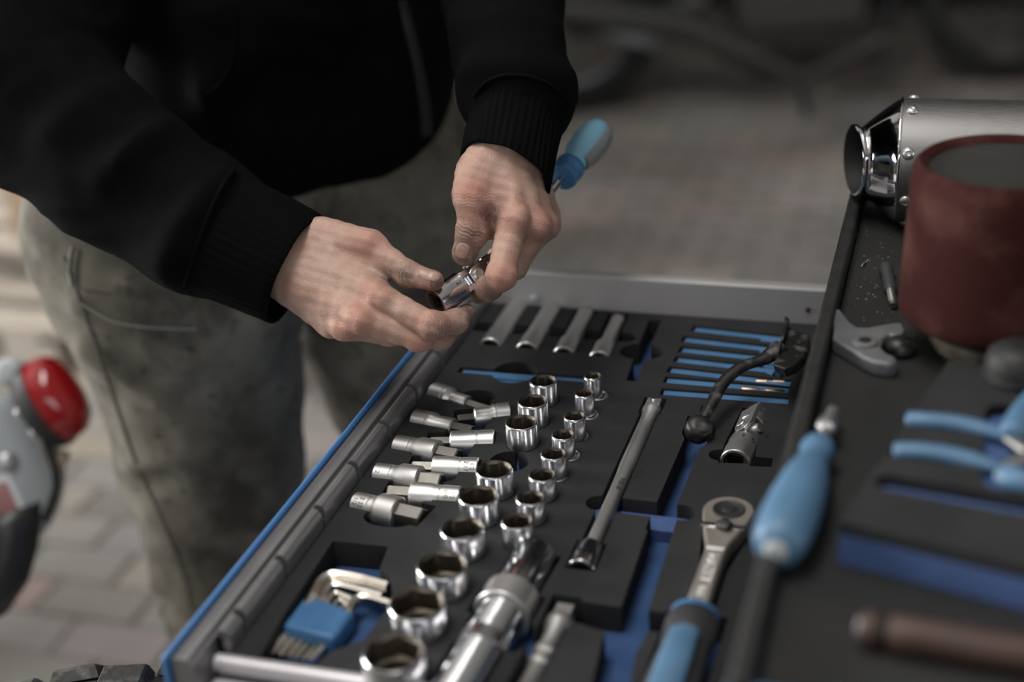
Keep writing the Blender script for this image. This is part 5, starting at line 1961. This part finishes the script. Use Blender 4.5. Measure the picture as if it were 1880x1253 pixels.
for nm, pts, w, m, lab in (('side_seam', [(118, 470), (150, 560), (182, 650), (212, 740), (250, 850), (300, 960), (335, 1050), (352, 1120)], 1.9, M_seam, None),
                           ('pocket_edge', [(133, 452), (128, 475), (127, 500), (131, 526)], 2.2, M_thread, 'frayed pale edge of the pocket'),
                           ('pocket_hem', [(146, 458), (141, 482), (140, 505), (143, 527)], 2.0, M_seam, None),
                           ('pocket_stitching', [(131, 527), (170, 536), (215, 540), (262, 540)], 1.8, M_seam, None),
                           ('yoke_seam', [(150, 558), (210, 590), (280, 602), (360, 604)], 1.8, M_thread, None),
                           ('front_seam', [(606, 400), (612, 380), (620, 352)], 2.0, M_seam, None)):
    b = strip_on(bvT, pts, w, .0006)
    if b:
        obj(nm, b, m, trousers, smooth=80, label=lab)
# boots
for pts in (LR, LL):
    a = pts[-1]
    toe = V((a.x, a.y, .04)) + fwd_p * .16 - V((0, 0, .0))
    fb = Field((min(a.x, toe.x) - .13, min(a.y, toe.y) - .13, -.005), (max(a.x, toe.x) + .13, max(a.y, toe.y) + .13, .25), .008)
    heel = V((a.x, a.y, .045)) - fwd_p * .05
    fb.chain([heel, V((a.x, a.y, .05)) + fwd_p * .05, toe], [.042, .046, .040], .03)
    fb.cone(V((a.x, a.y, .05)), V((a.x, a.y, .15)), .045, .05, .03)
    vs, fs = fb.mesh()
    vs[:, 2] = np.maximum(vs[:, 2], .002)
    np_mesh('boot', vs, fs, M_shoe, person)

# jacket torso and sleeves
hem = [(440, 290, 1.47), (640, 300, 1.60), (760, 200, 1.72)]
jf = Field((-1.45, .70, .84), (-.12, 2.0, 1.62), .0062)
mid = (hipR + hipL) / 2
up_t = (chest - mid).normalized()
Rt_ = [list(lat), list(lat.cross(up_t)), list(up_t)]
belly = at(585, 205, 1.585)
jf.cone(at(578, 190, 1.60), at(560, 40, 1.56), .112, .120, .05, sc=(Rt_, (1.50, 1.0, 1.0)))
jf.cone(at(560, 40, 1.56), chest - V((0, 0, .09)), .120, .125, .05, sc=(Rt_, (1.45, .95, 1.0)))
jf.cone(at(405, 225, 1.515), at(410, 20, 1.48), .098, .110, .06)
jf.cone(Rsh, Lsh, .085, .085, .05)
jf.cone(chest + V((0, 0, -.02)), neck0 + V((0, 0, .05)), .09, .075, .04)
sleeveR = [(430, 443, 1.220), (385, 421, 1.227), (360, 405, 1.232), (215, 318, 1.252), (85, 205, 1.278)]
rsR = [.0480, .0560, .0590, .0640, .0720]
jf.chain([at(*p) for p in sleeveR] + [Rel, Rsh], rsR + [.078, .085], .012)
sleeveL = [(950, 215, 1.220), (957, 180, 1.228), (945, 165, 1.235), (936, 100, 1.265), (925, 0, 1.32)]
rsL = [.0350, .0425, .0475, .0480, .0530]
jf.chain([at(*p) for p in sleeveL] + [Lel, Lsh], rsL + [.062, .08], .012)
pl_l = folds([((330, 240, 1.2), (200, 330, 1.2), .006, .016), ((235, 130, 1.2), (120, 250, 1.22), .006, .018), ((400, 330, 1.18), (310, 480, 1.19), .006, .014), ((300, 210, 1.2), (240, 300, 1.2), .005, .014),
              ((870, 120, 1.2), (1030, 150, 1.22), .005, .014), ((850, 40, 1.25), (1000, 70, 1.25), .004, .016),
              ((400, 60, 1.42), (390, 170, 1.42), .008, .018), ((390, 172, 1.42), (470, 110, 1.43), .008, .014), ((500, 250, 1.46), (700, 265, 1.52), .004, .02)])


jacket, JV, JF_ = cloth(jf, (-.004, .0022), (8, 18), 'hoodie', M_jacket, person, pl_l, it=1)
bvJ = bvh_of(JV, JF_)
# zip with its tape and teeth, cuff seams, hem band, pocket edge
zp = [(738, 0), (752, 60), (766, 120), (776, 180), (781, 225), (780, 248)]
b = strip_on(bvJ, zp, 9, .0012, .002)
if b:
    zo = obj('zip_tape', b, M_zip, jacket, smooth=80)
pp = spline([V((x, y, 0)) for x, y in zp], 30)
acc_, last = 0, None
teeth = MB()
for p in pp:
    if last is None or (p - last).length > 4.2:
        q, nn = cast(bvJ, p.x + 3, p.y)
        q2, _ = cast(bvJ, p.x + 9, p.y)
        last = p
        if q is not None and q2 is not None:
            x = (q2 - q).normalized()
            y = nn.cross(x)
            teeth.box((-.0022, -.0007, 0), (.0022, .0007, .0014), Matrix.Translation(q + nn * .0034) @ Matrix((x, y, nn)).transposed().to_4x4())
if teeth.v:
    tag(obj('zip_teeth', teeth, M_ziptooth, jacket, smooth=0, label='fine dark metal zip teeth'), kind='stuff')
for nm, pts, w in (('cuff_seam', [(428, 312), (405, 345), (380, 400), (358, 460), (340, 525)], 5), ('cuff_seam', [(872, 178), (895, 150), (930, 138), (975, 142), (1015, 160), (1043, 190)], 4),
                   ('hem_seam', [(470, 292), (560, 312), (650, 315), (720, 288)], 4), ('pocket_edge', [(432, 20), (428, 100), (405, 150), (378, 172)], 3)):
    b = strip_on(bvJ, pts, w, .0005, .0028)
    if b:
        obj(nm, b, M_cuffm, jacket, smooth=80)


def cuff(a0, a1, r0, r1, tilt, name, nrib, ribd, squash=1.0, sq_dir=None):
    """knitted tube from the sleeve seam a0 to the open end a1; tilt leans the end plane"""
    ax_ = (a1 - a0).normalized()
    u = V(sq_dir) if sq_dir else V(UPI)
    u = (u - ax_ * u.dot(ax_)).normalized()
    w = ax_.cross(u)
    n = nrib * 6
    rs = []
    for q, (f, rr) in enumerate(((-.08, .90), (0, .985), (.05, 1.0), (.3, 1.0), (.6, 1.0), (.9, 1.0), (.985, .995), (1.0, .97), (.99, .93), (.8, .91), (.45, .88))):
        r = (r0 + (r1 - r0) * max(0, min(1, f))) * rr
        ring = []
        for i in range(n):
            t = 2 * PI * i / n
            rib = ribd * math.cos(nrib * t) if q < 8 else 0
            wav = .0012 * math.sin(3 * t + f * 3) + .0008 * math.sin(7 * t - f * 5)
            off = ax_ * ((a1 - a0).length * f + (tilt[0] * math.cos(t) + tilt[1] * math.sin(t)) * max(0, f))
            ring.append(a0 + off + (u * math.cos(t) * squash + w * math.sin(t)) * (r + rib + wav))
        rs.append(ring)
    return obj(name, MB().rings(rs, False, False), M_cuffm, jacket, smooth=80)


cuff(at(384, 421, 1.222), at(543, 497, 1.2155), .0560, .0515, (0, 0), 'cuff', 44, .00035)
cuff(at(955, 180, 1.228), at(929, 318, 1.196), .0400, .0395, (0.0, -.012), 'cuff', 40, .0006, 1.0, tuple(VIEW))

# ---- the universal joint in the hands and the driver plugged into it
UA2, UB2 = at(800, 556, 1.172), at(913, 480, 1.204)
universal_joint('universal_joint', 'shiny chrome universal joint held between the fingers of both hands', UA2, UB2, tuple(UPI * .8 - RIGHT * .5), M_chrome, letters=('2', '5'))
D0, D1, D2 = at(914, 479, 1.206), at(1040, 316, 1.300), at(1103, 232, 1.358)
o = thing('nut_driver', 'blue and grey handled driver behind the left cuff, held with the universal joint', 'screwdriver', tuple(D1))
d = (D1 - D0).normalized()
obj('shaft', MB().tube([D0, D1 + d * .01], .0040, 20), M_chrome, o)
d = (D2 - D1).normalized()
LH_ = (D2 - D1).length
obj('ferrule', MB().lathe([(.0080, -.012), (.0128, -.010), (.0138, -.006), (.0125, -.003), (.0120, .001), (.0140, .004), (.0142, .009), (.0110, .012)], D1, d, 36), M_blueh, o, smooth=50, label='blue ringed collar')
hp = [(.0095, .008), (.0118, .02), (.0150, LH_ * .42), (.0158, LH_ * .62), (.0145, LH_ * .82), (.0105, LH_ * .95), (.0040, LH_)]
obj('handle', MB().lathe(hp, D1, d, 40), M_handlelight, o, smooth=70)
sx = V(RIGHT) * .9 - V(UPI) * .4 + V(VIEW) * .35
sx = (sx - d * sx.dot(d)).normalized()
gp = [D1 + d * h + sx * (r * .52) for r, h in hp[1:-1]]
obj('handle_inlay', MB().tube(gp, [r * .72 for r, h in hp[1:-1]], 20), M_greyp, o, smooth=70, label='grey soft inlay of the handle')
